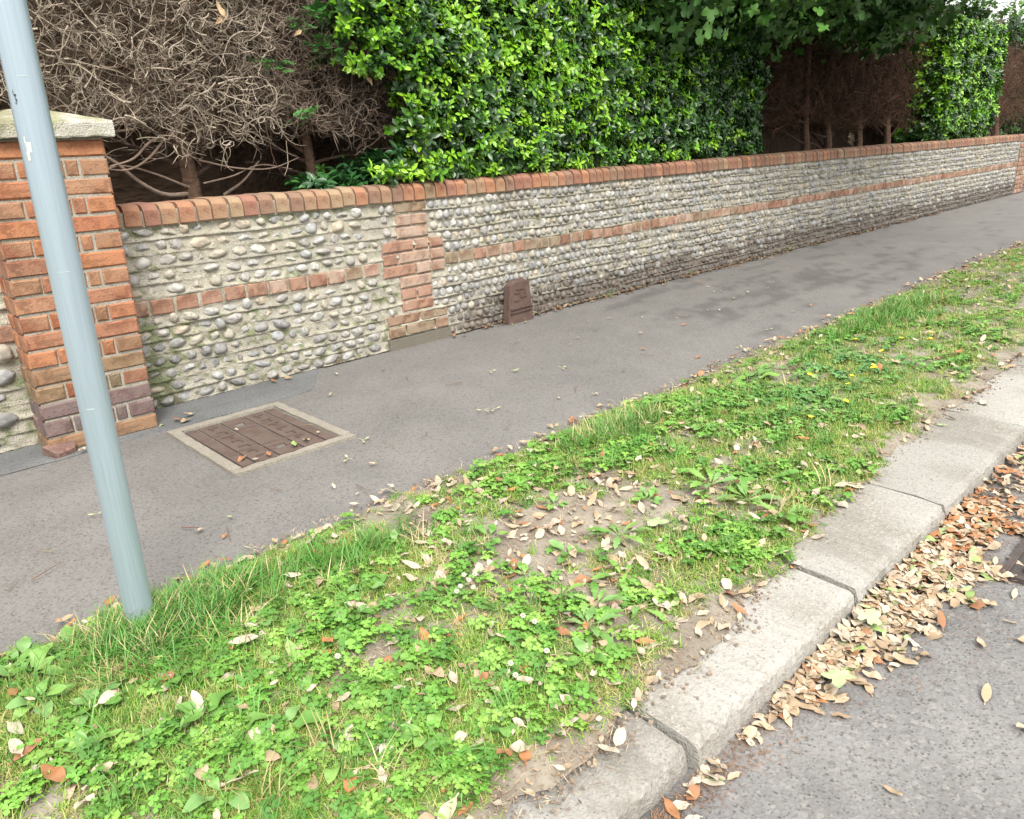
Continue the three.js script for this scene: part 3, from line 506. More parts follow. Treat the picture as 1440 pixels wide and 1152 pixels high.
{
  const h = thing('green_hedge', 'big clipped glossy green hedge bulging over the wall coping', 'hedge', [0, 0, 0]);
  const zf = (x, y) => -.02 - .1 * sstep(1.0, .9, y) - .1 * sstep(1.3, 2.6, y) + .04 * N3(x * 1.6, y * 1.6, 1) + .03 * N3(x * 5, y * 5, 2) - .12 * sstep(5.5, 7.1, x);
  const left = (y) => y < 1.06 ? 2.5 + .1 * N2(y * 9, 1) : y < 1.3 ? 2.78 - .12 * N2(y * 5, 2) : y < 1.55 ? 2.78 + .06 * N2(y * 8, 1) : 2.5 + .12 * N2(y * 6, 4);
  leafyHedge(h, { x0: 2.3, x1: 7.05, y0: .93, y1: 2.75, zf, depth: .3, count: 19000, size: .88, singles: 300, youngLit: (x) => lerp(.56, .12, sstep(4.2, 6.6, x)), sides: .12, edge: (x, y) => x > left(y) && (y > .96 + .03 * N2(x * 6, 3)) });  // bright leaf share falls along x, putting part of the tree shade into colour
  part('light_block_core', lump(2.95, 6.85, .3, 2.6, -1.35, -.42, .07), coreDark, h);
  for (const x of [3.2, 4.1, 5, 5.9, 6.6]) part('stem', limb([[x, .25, -.5], [x + .05, .8, -.45], [x - .05, 1.3, -.4]], .03, .015, 6), barkDark, h);
}
{ // darker low shrub beside it, leaning over the coping
  const h = thing('laurel_shrub', 'low dark green shrub leaning over the coping under the dead conifer', 'shrub', [0, 0, 0]);
  const big = leafGeo(.075, .03, { n: 4, peak: .55, fold: .3, curl: -.25, seed: 4 }), sg = sprig(big, 8, 1.25, .06, 7), list = [];
  for (let i = 0; i < 170; i++) { const x = rr(2.2, 2.9), y = .95 + R() ** 1.3 * (.02 + .15 * sstep(2.35, 2.75, x) + .05 * N2(x * 8, 2)), z = -.26 + rr(-.14, .14); list.push({ p: [x, y, z], r: [rr(.1, .9), rr(-3, 3), rr(-.5, .5)], s: rr(.7, 1.1), c: lin(...pick([[.02, .07, .02], [.03, .1, .028], [.04, .13, .03], [.05, .15, .035]])) }); }
  copies('foliage', sg, hedgeLeaf, list, h);
  for (const x of [2.2, 2.4, 2.65]) part('stem', limb([[x, .28, -.4], [x, .7, -.36], [x + .03, 1.02, -.3]], .01, .006, 5), barkDark, h);
}
// wandering dead twig
function wander(p, d, len, n, curl, seedOff = 0) {
  const pts = [p.slice()], v = new THREE.Vector3(...d).normalize(), q = new THREE.Vector3(...p), ax = new THREE.Vector3(rr(-1, 1), rr(-1, 1), rr(-1, 1)).normalize(); let w = rr(-1, 1) * curl;
  for (let i = 0; i < n; i++) { v.applyAxisAngle(ax, w); w += rr(-.5, .5) * curl; v.x += rr(-.18, .18); v.y += rr(-.18, .18); v.z += rr(-.12, .12); v.normalize(); q.addScaledVector(v, len / n); pts.push(q.toArray()); }
  return pts;
}
// fine dead spray: thin flat slivers
const sprayGeo = (seed, n, len, wid) => { const r = mulberry(seed), L = []; for (let i = 0; i < n; i++) L.push(xf(leafGeo(len * (.5 + .6 * r()), wid, { n: 2, fold: 0, curl: (r() - .5) * .9, seed: i + seed }), [0, 0, 0], [0, r() * 6.3, -.2 + r() * 1.5])); return mean(L); };
const sprays = [sprayGeo(1, 12, .09, .0032), sprayGeo(2, 14, .07, .0028), sprayGeo(3, 10, .11, .0035)];
const sprayMat = mat(lin(1, 1, 1), null, .95);
function deadConifer(label, { x, z, trunkR, lean, body, under, thick, fine, pale, group, needles, tw = [twigPale, twigGrey, twigBrown], segs = 8 }) {
  const o = thing('dead_conifer', label, 'dead conifer', [0, 0, 0], group);
  const [bx0, bx1, by0, by1, bz0, bz1] = body; // bz1 is the face towards the path
  part('trunk', limb([[x, .25, z], [x + lean * .3, .7, z], [x + lean * .5, 1.0, z + .01], [x + lean * .75, 1.25, z - .02], [x + lean, 1.7, z - .03], [x + lean * 1.1, 2.4, z - .05]], trunkR * 1.25, trunkR * .5, 9), barkMat, o);
  for (let i = 0; i < 9; i++) { const a = rr(-3, 3), y = rr(.85, 1.35), s = [x + lean * .6, y, z]; part('branch', limb(wander(s, [Math.cos(a), rr(.25, .9), -Math.abs(Math.sin(a)) * .5], rr(.4, .7), 8, .1), trunkR * .3, .005, 6), i % 2 ? barkMat : barkDark, o); }
  const inside = (px, py) => py > under(px) + .03 * N2(px * 7, 3);
  const mk = (n, r0, r1, l0, l1, m, dz, curl, sides, name) => { const L = []; for (let i = 0; i < n; i++) { const px = rr(bx0, bx1), py = by0 + (by1 - by0) * R(), bulge = .07 * N2(px * 2.2, py * 2.2), pz = bz1 + bulge - dz * R() ** 1.4; if (!inside(px, py)) continue; const rad = rr(r0, r1); const w = wander([px, py, pz], [rr(-1, 1), rr(-.7, .8), rr(-.25, .35)], rr(l0, l1), segs, curl); L.push(limb(w, rad, rad * .22, sides)); for (let k = 0; k < 2; k++) { const j = 2 + Math.floor(R() * (segs - 2)), a = w[j], b = w[j - 1]; L.push(limb(wander(a, [a[0] - b[0] + rr(-.03, .03), a[1] - b[1] + rr(-.03, .03), a[2] - b[2] + rr(-.015, .025)], rr(.04, .12), 4, curl * .8), rad * .6, rad * .15, 3)); } } if (L.length) { const t = part(name, mean(L), m, o); t.userData.kind = 'stuff'; } };
  mk(Math.round(thick * 1.6), .0018, .0048, .08, .26, tw[0], .16, .75, 4, 'pale_twigs');
  mk(Math.round(thick * 1.3), .0016, .004, .08, .28, tw[1], .3, .7, 4, 'grey_twigs');
  mk(Math.round(thick * .6), .0022, .0045, .15, .4, tw[2], .5, .5, 3, 'brown_twigs');
  const lists = [[], [], []];
  for (let i = 0; i < fine; i++) { const px = rr(bx0, bx1), py = rr(by0, by1); if (!inside(px, py)) continue; const k = rr(.6, 1.3); lists[i % 3].push({ p: [px, py, bz1 + .07 * N2(px * 2.2, py * 2.2) - .05 - .5 * R()], r: [rr(-.6, 1.8), rr(-3, 3), rr(-.8, .8)], s: rr(.7, 1.4), c: lin(...pick(pale)).multiplyScalar(k) }); }
  lists.forEach((l, i) => l.length && copies('dead_needles', sprays[i], sprayMat, l, o));
  part('light_block_core', mean([lump(bx0, bx1, by0 + .16, by1 - .05, bz0, bz1 - .72, .07), lump(bx0, bx1, .28, by0 + .3, bz0 - .2, bz1 - .95, .05)]), coreBrown, o);
  return o;
}
const twigRed = mat(lin(.13, .065, .035), TEX.bark, .9, .002), twigDark = mat(lin(.07, .036, .022), TEX.bark, .9, .002), twigDull = mat(lin(.3, .22, .17), TEX.bark, .9, .002);
const under = (x) => x < 1.02 ? 1.42 : x < 1.5 ? 1.36 + .1 * Math.sin(x * 9) : 1.24 + .05 * Math.sin(x * 6 + 1) + (x > 2.3 ? .02 : 0);
const greyPale = [[.26, .21, .155], [.2, .155, .115], [.14, .1, .07], [.11, .085, .05], [.3, .25, .19]];
const dc1 = deadConifer('dead grey conifer with bare curly twigs beside the brick pier', { x: 1.69, z: -.5, trunkR: .05, lean: -.03, body: [-1.2, 2.12, 1.2, 2.75, -1.5, -.2], under, thick: 1700, fine: 3300, pale: greyPale });
const dc2 = deadConifer('dead brown conifer between the bare curly one and the green hedge', { x: 2.43, z: -.55, trunkR: .038, lean: .0, body: [2.05, 3.0, 1.2, 2.75, -1.5, -.24], under, thick: 520, fine: 3000, tw: [twigDull, twigGrey, twigBrown], pale: [[.2, .145, .11], [.14, .1, .075], [.1, .07, .05], [.24, .18, .14]] });
// low bare boughs sweeping out under the bare conifer, seen against the dark
{
  const B = (pts, r0, r1) => part('bough', limb(new THREE.CatmullRomCurve3(pts.map((p) => new THREE.Vector3(...p))).getPoints(14).map((p) => p.toArray()), r0 * .8, r1 * .7, 6), twigDull, dc1);
  B([[1.66, .97, -.48], [1.5, .98, -.42], [1.36, 1.06, -.36], [1.25, 1.16, -.32], [1.12, 1.22, -.3]], .017, .008);
  B([[1.66, 1.0, -.46], [1.45, 1.09, -.4], [1.3, 1.13, -.35], [1.18, 1.11, -.3]], .009, .004);
  B([[1.63, 1.28, -.44], [1.46, 1.24, -.36], [1.34, 1.16, -.3], [1.22, 1.13, -.27]], .011, .005);
  B([[1.6, 1.3, -.44], [1.43, 1.16, -.35], [1.3, 1.11, -.3], [1.16, 1.13, -.28]], .009, .004);
  B([[1.72, 1.14, -.45], [1.9, 1.09, -.4], [2.08, 1.08, -.36], [2.24, 1.13, -.33]], .008, .003);
  B([[1.73, 1.02, -.46], [1.88, 1.05, -.42], [2.02, 1.1, -.38], [2.2, 1.07, -.35]], .007, .003);
  B([[1.85, .95, -.5], [1.95, 1.02, -.45], [2.04, 1.12, -.42]], .012, .006);
  B([[1.38, 1.42, -.4], [1.22, 1.36, -.32], [1.08, 1.4, -.27], [.98, 1.36, -.24]], .009, .003);
  B([[1.42, 1.3, -.42], [1.25, 1.29, -.34], [1.1, 1.33, -.28], [.95, 1.45, -.24]], .008, .003);
  for (let i = 0; i < 22; i++) { const s = [rr(.95, 2.2), rr(1.2, 1.36), rr(-.42, -.26)]; part('twig', limb(wander(s, [rr(-1, 1), rr(-.6, .5), rr(0, .3)], rr(.12, .3), 7, .3), .0035, .0012, 4), i % 2 ? twigPale : twigGrey, dc1); }
}
// a few live green shoots, and dead broad leaves caught in the twigs
{
  const frond = (() => { const r = mulberry(9), L = []; for (let i = 0; i < 16; i++) L.push(xf(leafGeo(.03 * (1 - i / 26), .006, { n: 2, fold: .2, curl: -.1, seed: i }), [i * .004, 0, 0], [rr(-.2, .2), (i % 2 ? 1 : -1) * rr(.5, .9), rr(-.1, .3)])); return mean(L); })();
  for (const [x, y, n, o] of [[2.33, 1.86, 9, dc2], [2.25, 1.79, 5, dc2], [2.36, 1.68, 6, dc2], [2.05, 1.58, 5, dc1], [2.18, 1.34, 4, dc2], [2.42, 1.73, 4, dc2]]) {
    const l = []; for (let i = 0; i < n * 3; i++) l.push({ p: [x + rr(-.08, .08), y + rr(-.03, .03), -.17 + rr(-.02, .05)], r: [rr(-.5, .5), rr(-3, 3), rr(-.4, .8)], s: rr(.8, 1.4), c: lin(.05, .18, .03).multiplyScalar(rr(.7, 1.5)) });
    copies('green_shoots', frond, dullLeaf, l, o);
  }
  const dry = leafGeo(.07, .03, { n: 4, fold: .5, curl: -.4, wave: .2, seed: 6 }), dryMat = mat(lin(.5, .34, .2), TEX.leafy, .8);
  for (const [x, y] of [[1.80, 1.84], [1.82, 1.80], [1.79, 1.87], [2.66, 1.66], [2.63, 1.61], [2.68, 1.63], [2.6, 1.55], [2.64, 1.69], [2.23, 1.76]]) place(part('caught_leaf', dry, dryMat, x < 2 ? dc1 : dc2), { p: [x, y, -.13], r: [rr(-1, 1), rr(-2.2, -.8), rr(-1.4, -.5)], s: rr(.7, 1.1) });
}
// row of dead conifers further on, darker and red-brown
{
  const brown = [[.075, .036, .018], [.05, .026, .015], [.1, .045, .02], [.04, .022, .014], [.065, .04, .018]];
  const und = (x) => 1.2 + .07 * Math.sin(x * 3.1) + .05 * Math.sin(x * 7.7);
  const L = ['thick-trunked brown dead conifer just past the end of the big green hedge', 'brown dead conifer standing second past the big green hedge', 'brown dead conifer standing third past the big green hedge', 'brown dead conifer beside the far clipped green hedge'];
  [[8.66, 7.05, 8.9], [9.22, 8.8, 9.7], [10.08, 9.6, 10.6], [10.97, 10.5, 11.6]].forEach(([x, a, b], i) => deadConifer(L[i], { x, z: -.5, trunkR: .05, lean: .02, body: [a, b, 1.12, 3.0, -1.6, -.3], under: und, thick: 260, fine: 3400, tw: [twigRed, twigDark, twigDark], pale: brown, segs: 5, group: 'dead conifers between the two green hedges' }));
  deadConifer('brown dead conifer beyond the far clipped green hedge', { x: 15.67, z: -.5, trunkR: .06, lean: 0, body: [13.75, 18.5, 1.12, 2.35, -1.6, -.25], under: und, thick: 300, fine: 3500, tw: [twigRed, twigDark, twigDark], pale: brown.map((c) => c.map((v) => v * 1.3)), segs: 5 });
}
{
  const h = thing('green_hedge', 'squared-off green hedge block between dead conifers far along the wall', 'hedge', [0, 0, 0]);
  leafyHedge(h, { x0: 11.5, x1: 13.7, y0: .97, y1: 2.45, zf: (x, y) => .0 + .04 * N3(x * 2, y * 2, 5) - .1 * sstep(1.2, .95, y), depth: .25, count: 7500, youngLit: .5, size: 1.0, sides: .3 });  // raised bright leaf share puts sunlight on this block into the leaf colour
  part('light_block_core', lump(11.75, 13.5, .3, 2.25, -1.2, -.3, .05, 4), coreDark, h);
}
// ---------------------------------------------------------------- trees
function tree(name, label, { base, trunk, crownAt, rad, clumps, per, leaf, tones, spread, group, material, low = -.75, hang }) {
  const o = thing(name, label, 'tree', [0, 0, 0], group);
  const [cx, cy, cz] = crownAt;
  part('trunk', limb([[base[0], base[1], base[2]], [lerp(base[0], cx, .2), lerp(base[1], cy, .4), lerp(base[2], cz, .15)], [lerp(base[0], cx, .7), lerp(base[1], cy, .8), lerp(base[2], cz, .6)], [cx, cy + rad[1] * .4, cz]], trunk, trunk * .3, 10), barkDark, o);
  const list = [], L = [];
  for (let i = 0; i < clumps + (hang?.n ?? 0); i++) {
    let v; if (i >= clumps) { v = new THREE.Vector3((rr(hang.x[0], hang.x[1]) - cx) / rad[0], 0, (rr(hang.z[0], hang.z[1]) - cz) / rad[2]); v.y = (rr(hang.y[0], hang.y[1]) - cy) / rad[1]; } else do v = new THREE.Vector3(rr(-1, 1), rr(-1, 1), rr(-1, 1)); while (v.length() > 1 || v.length() < .35 || v.y < low);
    const c = [cx + v.x * rad[0], cy + v.y * rad[1], cz + v.z * rad[2]], f = [lerp(base[0], cx, .75), lerp(base[1], cy, .85), lerp(base[2], cz, .7)];
    if (i % 3 === 0) L.push(limb([f, [lerp(f[0], c[0], .5), lerp(f[1], c[1], .5) + .25, lerp(f[2], c[2], .5)], c], trunk * .22, .01, 5));
    for (let k = 0; k < per; k++) { const s = spread, q = [c[0] + (rr(-1, 1) + rr(-1, 1)) * s * .6, c[1] + (rr(-1, 1) + rr(-1, 1)) * s * .4, c[2] + (rr(-1, 1) + rr(-1, 1)) * s * .6]; list.push({ p: q, r: [rr(-.7, .9), rr(-3.14, 3.14), rr(-.7, .3)], s: rr(.65, 1.2), c: lin(...pick(tones)).multiplyScalar(rr(.75, 1.25)) }); }
  }
  part('limbs', mean(L), barkDark, o).userData.kind = 'stuff';
  copies('crown', leaf, material, list, o);
}
const spray = (g, n, sp) => { const r = mulberry(n * 7), L = []; for (let i = 0; i < n; i++) L.push(xf(g, [(r() + r() - 1) * sp, (r() + r() - 1) * sp * .6, (r() + r() - 1) * sp], [(r() - .5) * 1.4, r() * 6.3, -r() * .9], .65 + .5 * r())); return mean(L); };
const syc = spray(palmateGeo(.15, 2), 9, .24), sycMat = leafMat(lin(1, 1, 1), .5, { ...thin, });
tree('sycamore_tree', 'large sycamore whose dark leafy boughs hang over the wall and footpath', { base: [8.8, .2, -3.4], trunk: .28, crownAt: [7.7, 4.6, -.3], rad: [3.0, 2.7, 2.9], clumps: 380, per: 12, leaf: syc, tones: [[.035, .1, .016], [.025, .08, .013], [.05, .14, .02], [.07, .18, .025]], spread: .5, material: sycMat, low: -.9, hang: { n: 190, x: [4.9, 9.3], y: [2.25, 3.1], z: [-.9, .45] } });  // leaf tones lowered to put the deep shade under the crown into colour
tree('sycamore_tree', 'pale sunlit sycamore showing above the far clipped hedge', { base: [19, .2, -6], trunk: .22, crownAt: [19.5, 4.6, -5], rad: [4, 2.6, 3.2], clumps: 90, per: 9, leaf: spray(palmateGeo(.2, 3), 7, .3), tones: [[.16, .34, .05], [.2, .4, .07], [.12, .28, .04]], spread: .55, material: sycMat, low: -.95 });
tree('street_tree', 'pale green tree far beyond the end of the wall', { base: [30, .1, -2], trunk: .25, crownAt: [30, 5, -2], rad: [5, 3.4, 4], clumps: 90, per: 8, leaf: spray(palmateGeo(.28, 4), 7, .4), tones: [[.17, .33, .06], [.2, .38, .08], [.12, .26, .04]], spread: .8, material: sycMat, low: -.95 });
{ // tall evergreen screen added deeper in the garden to block the sky
  const h = thing('added_evergreen_screen', 'tall dark evergreen hedge added behind the dead conifers to block the sky', 'hedge', [0, 0, 0]);
  const list = []; for (let i = 0; i < 6500; i++) list.push({ p: [rr(-3, 30), rr(.3, 3.6) , -2.6 + rr(-.2, .25)], r: [rr(-.6, 1.6), rr(-3, 3), rr(-.6, .6)], s: rr(1.6, 2.8), c: lin(...pick(greens.old)).multiplyScalar(rr(.8, 1.2)) });
  copies('foliage', sprigGeos[0], hedgeLeaf, list, h);
  part('light_block_core', lump(-3.1, 30, .3, 3.5, -3.6, -2.75, .12, 2.5), coreDark, h);
}

// ---------------------------------------------------------------- verge plants
const bump2 = (x, z, cx, cz, rx, rz) => Math.exp(-(((x - cx) / rx) ** 2) - (((z - cz) / rz) ** 2));
function cover(x, z) { // how much green grows here, 0 to 1
  const a = vergeIn(x), b = vergeOut(x), t = (z - a) / (b - a); if (t < -.02 || t > 1) return 0;
  let g = .53 + .72 * fbm(x * 1.6 + 2, z * 1.9 + 1) + .3 * fbm(x * 6, z * 6);
  g += .35 * bump2(x, z, .55, 1.9, .35, .22) + .3 * bump2(x, z, 2.2, 1.95, .45, .2) + .35 * bump2(x, z, 1.0, 1.97, .2, .15) + .5 * bump2(x, z, 4.9, 1.98, .7, .2) + .3 * bump2(x, z, 3.5, 2.25, .9, .25) + .25 * bump2(x, z, .35, 2.1, .4, .4) + .3 * bump2(x, z, .75, 2.6, .3, .2);
  g -= .7 * bump2(x, z, 1.5, 2.36, .42, .17) + .35 * bump2(x, z, 1.2, 2.7, .3, .12) + .28 * bump2(x, z, 1.35, 2.62, .25, .16) + .3 * bump2(x, z, .68, 2.34, .1, .06) + .12 * bump2(x, z, 1.9, 2.62, .3, .12) + .35 * bump2(x, z, 6, 2.55, .8, .15);
  g += .16 * sstep(.6, .85, t); g -= .5 * sstep(.88, 1, t) + .25 * sstep(.08, -.02, t);
  return clamp(g, 0, 1);
}
const blade = (len, wid, bend, seed) => { const P = [], I = [], U = [], n = 3; for (let i = 0; i <= n; i++) { const t = i / n, w = wid * (1 - t * t) / 2 + .0002, x = bend * len * t * t, y = len * t * (1 - .25 * bend * t); P.push(x, y, -w, x, y, w); U.push(0, t, 1, t); } for (let i = 0; i < n; i++) { const a = i * 2; I.push(a, a + 1, a + 2, a + 1, a + 3, a + 2); } const g = new THREE.BufferGeometry(); g.setAttribute('position', new THREE.Float32BufferAttribute(P, 3)); g.setAttribute('uv', new THREE.Float32BufferAttribute(U, 2)); g.setIndex(I); g.computeVertexNormals(); return g; };
const tuft = (n, l0, l1, wid, lean, seed, rad = .016) => { const r = mulberry(seed), L = []; for (let i = 0; i < n; i++) L.push(xf(blade(l0 + (l1 - l0) * r(), wid, lean * (.4 + r()), i), [(r() - .5) * rad * 2, -.004, (r() - .5) * rad * 2], [0, r() * 6.3, -(r() - .2) * lean])); return mean(L); };
const grassMat = leafMat(lin(1, 1, 1), .55, thin);
const tuftsShort = [tuft(16, .012, .034, .0022, 1, 1), tuft(16, .014, .04, .002, .9, 2), tuft(14, .01, .026, .0026, 1.2, 3)], tuftLong = tuft(16, .04, .1, .0028, .75, 4, .022);
const grassTones = [[.13, .27, .03], [.16, .31, .035], [.2, .33, .045], [.1, .23, .03], [.27, .35, .07], [.33, .35, .1]], strawTones = [[.42, .36, .15], [.36, .33, .12], [.45, .38, .2]];
const inView = (x) => x < 9.5;
{
  const lists = [[], [], [], []]; let n = 0;
  for (let i = 0; i < 115000; i++) {
    const u = R(), x = u < .64 ? rr(-1.3, 3.2) : rr(3.2, 10.5), z = rr(1.68, 2.97), g = cover(x, z); if (R() > g * g * 1.1) continue;
    const hem = lerp(.6, 1, sstep(0, .16, (z - vergeIn(x)) / 1.1)), pole = bump2(x, z, .5, 1.9, .16, .13), long = R() < pole * .5 + .2 * bump2(x, z, 2.25, 1.93, .2, .1) + .35 * bump2(x, z, 4.9, 1.97, .6, .14) + .15 * bump2(x, z, 1.0, 1.97, .12, .08) + .008;
    const straw = R() < .14 + .25 * sstep(.1, .45, fbm(x * 3 + 17, z * 3)) + .35 * bump2(x, z, 1.2, 2.2, .14, .1) + .3 * bump2(x, z, 1.6, 2.62, .2, .08), c = lin(...pick(straw ? strawTones : grassTones)).multiplyScalar(rr(.8, 1.2));
    lists[long ? 3 : Math.floor(R() * 3)].push({ p: [x, vergeY(x, z), z], r: [rr(-.2, .2), R() * 6.3, rr(-.2, .2)], s: rr(.7, 1.15) * hem, c: long && !straw ? lin(.07, .2, .025).multiplyScalar(rr(.8, 1.4)) : c });
  }
  for (let i = 0; i < 70; i++) { const a = R() * 6.3, d = .035 + .06 * R(), x = .441 + Math.cos(a) * d, z = 1.86 + Math.sin(a) * d; lists[3].push({ p: [x, vergeY(x, z), z], r: [rr(-.3, .3), R() * 6.3, rr(-.3, .3)], s: rr(.6, 1.1), c: lin(.1, .24, .03).multiplyScalar(rr(.7, 1.3)) }); }
  const g = new THREE.Group(); g.name = 'grass'; tag(g, 'short patchy green grass growing on the verge', undefined, undefined, 'stuff'); scene.add(g);
  lists.forEach((l, i) => copies('grass_blades', [...tuftsShort, tuftLong][i], grassMat, l, g));
}
{ // clover mat
  const let1 = (a) => xf(leafGeo(.0125, .0125, { n: 3, peak: .6, fold: .3, curl: -.1, blunt: .7, seed: 2 }), [0, 0, 0], [0, a, 0]);
  const tri = mean([let1(0), let1(2.1), let1(4.2)]), r = mulberry(4), L = [];
  for (let i = 0; i < 8; i++) { const h = .012 + .02 * r(), x = (r() - .5) * .06, z = (r() - .5) * .06; L.push(xf(tri, [x, h, z], [(r() - .5) * .8, r() * 6.3, (r() - .5) * .8], .8 + .5 * r())); }
  const patch = mean(L), list = [];
  for (let i = 0; i < 14500; i++) {
    const u = R(), x = u < .7 ? rr(-1.3, 3.2) : rr(3.2, 8), z = rr(1.72, 2.95), g = cover(x, z), k = .22 + 1.0 * fbm(x * 2.1 + 60, z * 2.3) + .6 * bump2(x, z, .75, 2.55, .4, .25) + .5 * bump2(x, z, 3.5, 2.3, .8, .22) + .4 * bump2(x, z, 2.1, 2.1, .4, .15); if (R() > clamp(k, 0, 1) * clamp(g * 1.5 - .25, 0, 1)) continue;
    const blue = bump2(x, z, 3.6, 2.3, .9, .3); list.push({ p: [x, vergeY(x, z) + rr(-.004, .006), z], r: [rr(-.2, .2), R() * 6.3, rr(-.2, .2)], s: rr(.5, .95), c: lin(...pick([[.11, .26, .032], [.14, .3, .04], [.075, .2, .026], [.19, .34, .055]])).lerp(lin(.08, .19, .07), blue * .7).multiplyScalar(rr(.8, 1.2)) });
  }
  const m = copies('clover', patch, dullLeaf, list); tag(m, 'low green clover spreading over the verge soil', undefined, undefined, 'stuff');
}
// broad-leaved rosettes, each its own plant
{
  const leaves = [1, 2, 3].map((s) => leafGeo(.085, .038 + .006 * s, { n: 7, peak: .52, fold: .25, curl: -.32, wave: .1, stalk: .03, seed: s, blunt: .75 }));
  const dand = [4, 5].map((s) => leafGeo(.11, .036, { n: 14, peak: .64, fold: .25, curl: -.34, wave: .07, stalk: .012, seed: s, teeth: .42 }));
  const mats = [[.16, .31, .065], [.12, .26, .045], [.2, .35, .075], [.17, .31, .09]].map((c) => leafMat(lin(...c), .5, { map: TEX.leafy.map, ...thin }));
  const spots = [[3.2, 2.0, 1.5, 2], [2.22, 2.6, 1.5, 1], [2.04, 2.63, 1.3, 1], [2.04, 2.75, 1.2, 1], [2.05, 2.49, 1.2, 1], [.82, 2.25, .9, 0], [1.33, 2.19, .9, 0], [1.27, 2.65, 1, 1], [1.1, 2.77, .9, 0], [.28, 1.83, 1.1, 0], [.18, 1.87, 1.2, 0], [.18, 2, 1.2, 0], [.33, 2.08, .9, 0], [.41, 2.15, 1.1, 0], [.4, 2.33, 1.1, 0], [.51, 2.47, 1.1, 0], [.34, 2.33, 1, 0], [.59, 2.41, .9, 0], [.57, 2.25, .8, 0], [1.21, 2.17, .7, 0], [1.42, 2.62, 1, 1], [2.22, 2.23, 1, 0], [1.83, 2.4, .9, 0], [1.59, 2.47, 1, 1], [1.4, 2.44, .9, 0], [2.47, 2.2, 1, 0], [3.13, 2.47, .9, 0], [.91, 2.17, .9, 0], [2.8, 2.34, .8, 1], [.19, 1.78, 1, 0], [.26, 2.12, 1.1, 0], [.43, 2.41, 1, 0], [.42, 2.04, .8, 0], [1.24, 2.56, .8, 1], [1.19, 2.7, 1, 1], [1.35, 2.73, .9, 1], [1.24, 2.43, .8, 0], [.78, 2.48, .8, 0], [.88, 2.48, .7, 0], [.82, 2.77, .8, 0], [3.39, 2.15, .8, 0], [1.1, 2.02, .8, 0], [1.6, 2.2, .8, 0], [1.75, 2.15, .7, 0], [2.65, 2.05, .8, 1], [2.9, 2.2, .8, 0], [.65, 2.1, .8, 0], [.55, 2.62, 1, 0], [.7, 2.7, .9, 0], [.35, 2.55, 1, 0], [.2, 2.25, 1, 0]];
  const where = (x, z) => Math.hypot(x - .44, z - 1.86) < .3 ? ' close to the steel pole' : z > 2.6 ? ' on the bare strip along the kerb' : z < 2.06 ? ' at the footpath edge of the verge' : Math.hypot(x - 1.08, z - 2.4) < .25 ? ' near the white clover flowers' : x > 2.7 ? ' near the yellow buttercups' : ' in the middle of the grass verge';
  spots.forEach(([x, z, s0, kind]) => { const s = s0 * (kind ? .78 : .62);
    const o = thing('broadleaf_weed', kind === 2 ? 'large rosette of wide rounded weed leaves beside the path edge' : (kind === 1 ? 'rosette of toothed pale green weed leaves' : 'flat rosette of oval green weed leaves') + where(x, z), 'weed', [x, vergeY(x, z) + .003, z], kind === 2 ? undefined : (kind === 1 ? 'toothed weeds' : 'oval-leaved weeds') + where(x, z));
    const n = Math.floor(rr(5, kind === 1 ? 12 : 9)); const a0 = R() * 6;
    for (let i = 0; i < n; i++) place(part('leaf', kind === 1 ? pick(dand) : pick(leaves), pick(mats), o), { p: [0, rr(0, .006), 0], r: [rr(-.25, .25), a0 + i * 2.4 + rr(-.4, .4), rr(.12, .75)], s: s * rr(.6, 1.1) * (kind === 2 ? 1.2 : 1) });
  });
}
// yellow buttercups and white clover heads
{
  const petal = leafGeo(.011, .011, { n: 3, peak: .6, fold: .3, curl: .3, blunt: .7, seed: 3 }), ym = mat(lin(.8, .58, .02), null, .4), stem = limb([[0, 0, 0], [.003, .03, 0], [0, .055, .002]], .001, .0008, 4), gm = mat(lin(.09, .22, .04), null, .6);
  for (const [x, z] of [[3.283, 2.22], [3.362, 2.384], [3.236, 2.439], [3.546, 2.405], [3.565, 2.39], [3.53, 2.42], [3.895, 2.337], [4.142, 2.304], [4.206, 2.411], [4.248, 2.412], [4.411, 2.334], [4.357, 2.395], [3.034, 2.484], [2.748, 2.486], [4.005, 2.15]]) {
    const o = thing('buttercup', 'small yellow buttercup flower among the blue-green verge clover', 'flower', [x, vergeY(x, z), z], 'yellow buttercups'); o.rotation.set(rr(-.3, .3), R() * 6, rr(-.3, .3));
    part('stem', stem, gm, o); const fh = part('flower_head', new THREE.IcosahedronGeometry(.004, 1).translate(0, .057, .002), mat(lin(.6, .42, .02), null, .7), o); for (let i = 0; i < 5; i++) place(part('petal', petal, ym, fh), { p: [0, .054, .002], r: [0, i * 1.2566, .35], s: 1.25 });
  }
  const head = (() => { const L = [], r = mulberry(3); for (let i = 0; i < 34; i++) { const y = 1 - 2 * (i + .5) / 40, a = i * 2.4, s = Math.sqrt(1 - y * y); L.push(xf(leafGeo(.007, .0035, { n: 2, fold: .4, curl: .2, seed: i }), [0, 0, 0], [0, a, Math.asin(clamp(y, -1, 1))], .9 + .3 * r())); } return mean(L); })();
  const wm = mat(lin(.72, .72, .62), null, .7);
  for (const [x, z] of [[1.061, 2.375], [1.093, 2.372], [1.119, 2.366], [1.099, 2.345], [1.08, 2.404], [1.039, 2.387], [1.087, 2.578], [1.09, 2.614], [1.035, 2.706], [.947, 2.681], [.93, 2.714], [.69, 2.388]]) {
    const o = thing('clover_flower', 'small round white clover flower head low in the verge', 'flower', [x, vergeY(x, z), z], 'white clover flowers');
    part('stem', stem, gm, o).scale.y = .6; part('flower_head', head, wm, o).position.y = .036;
  }
}

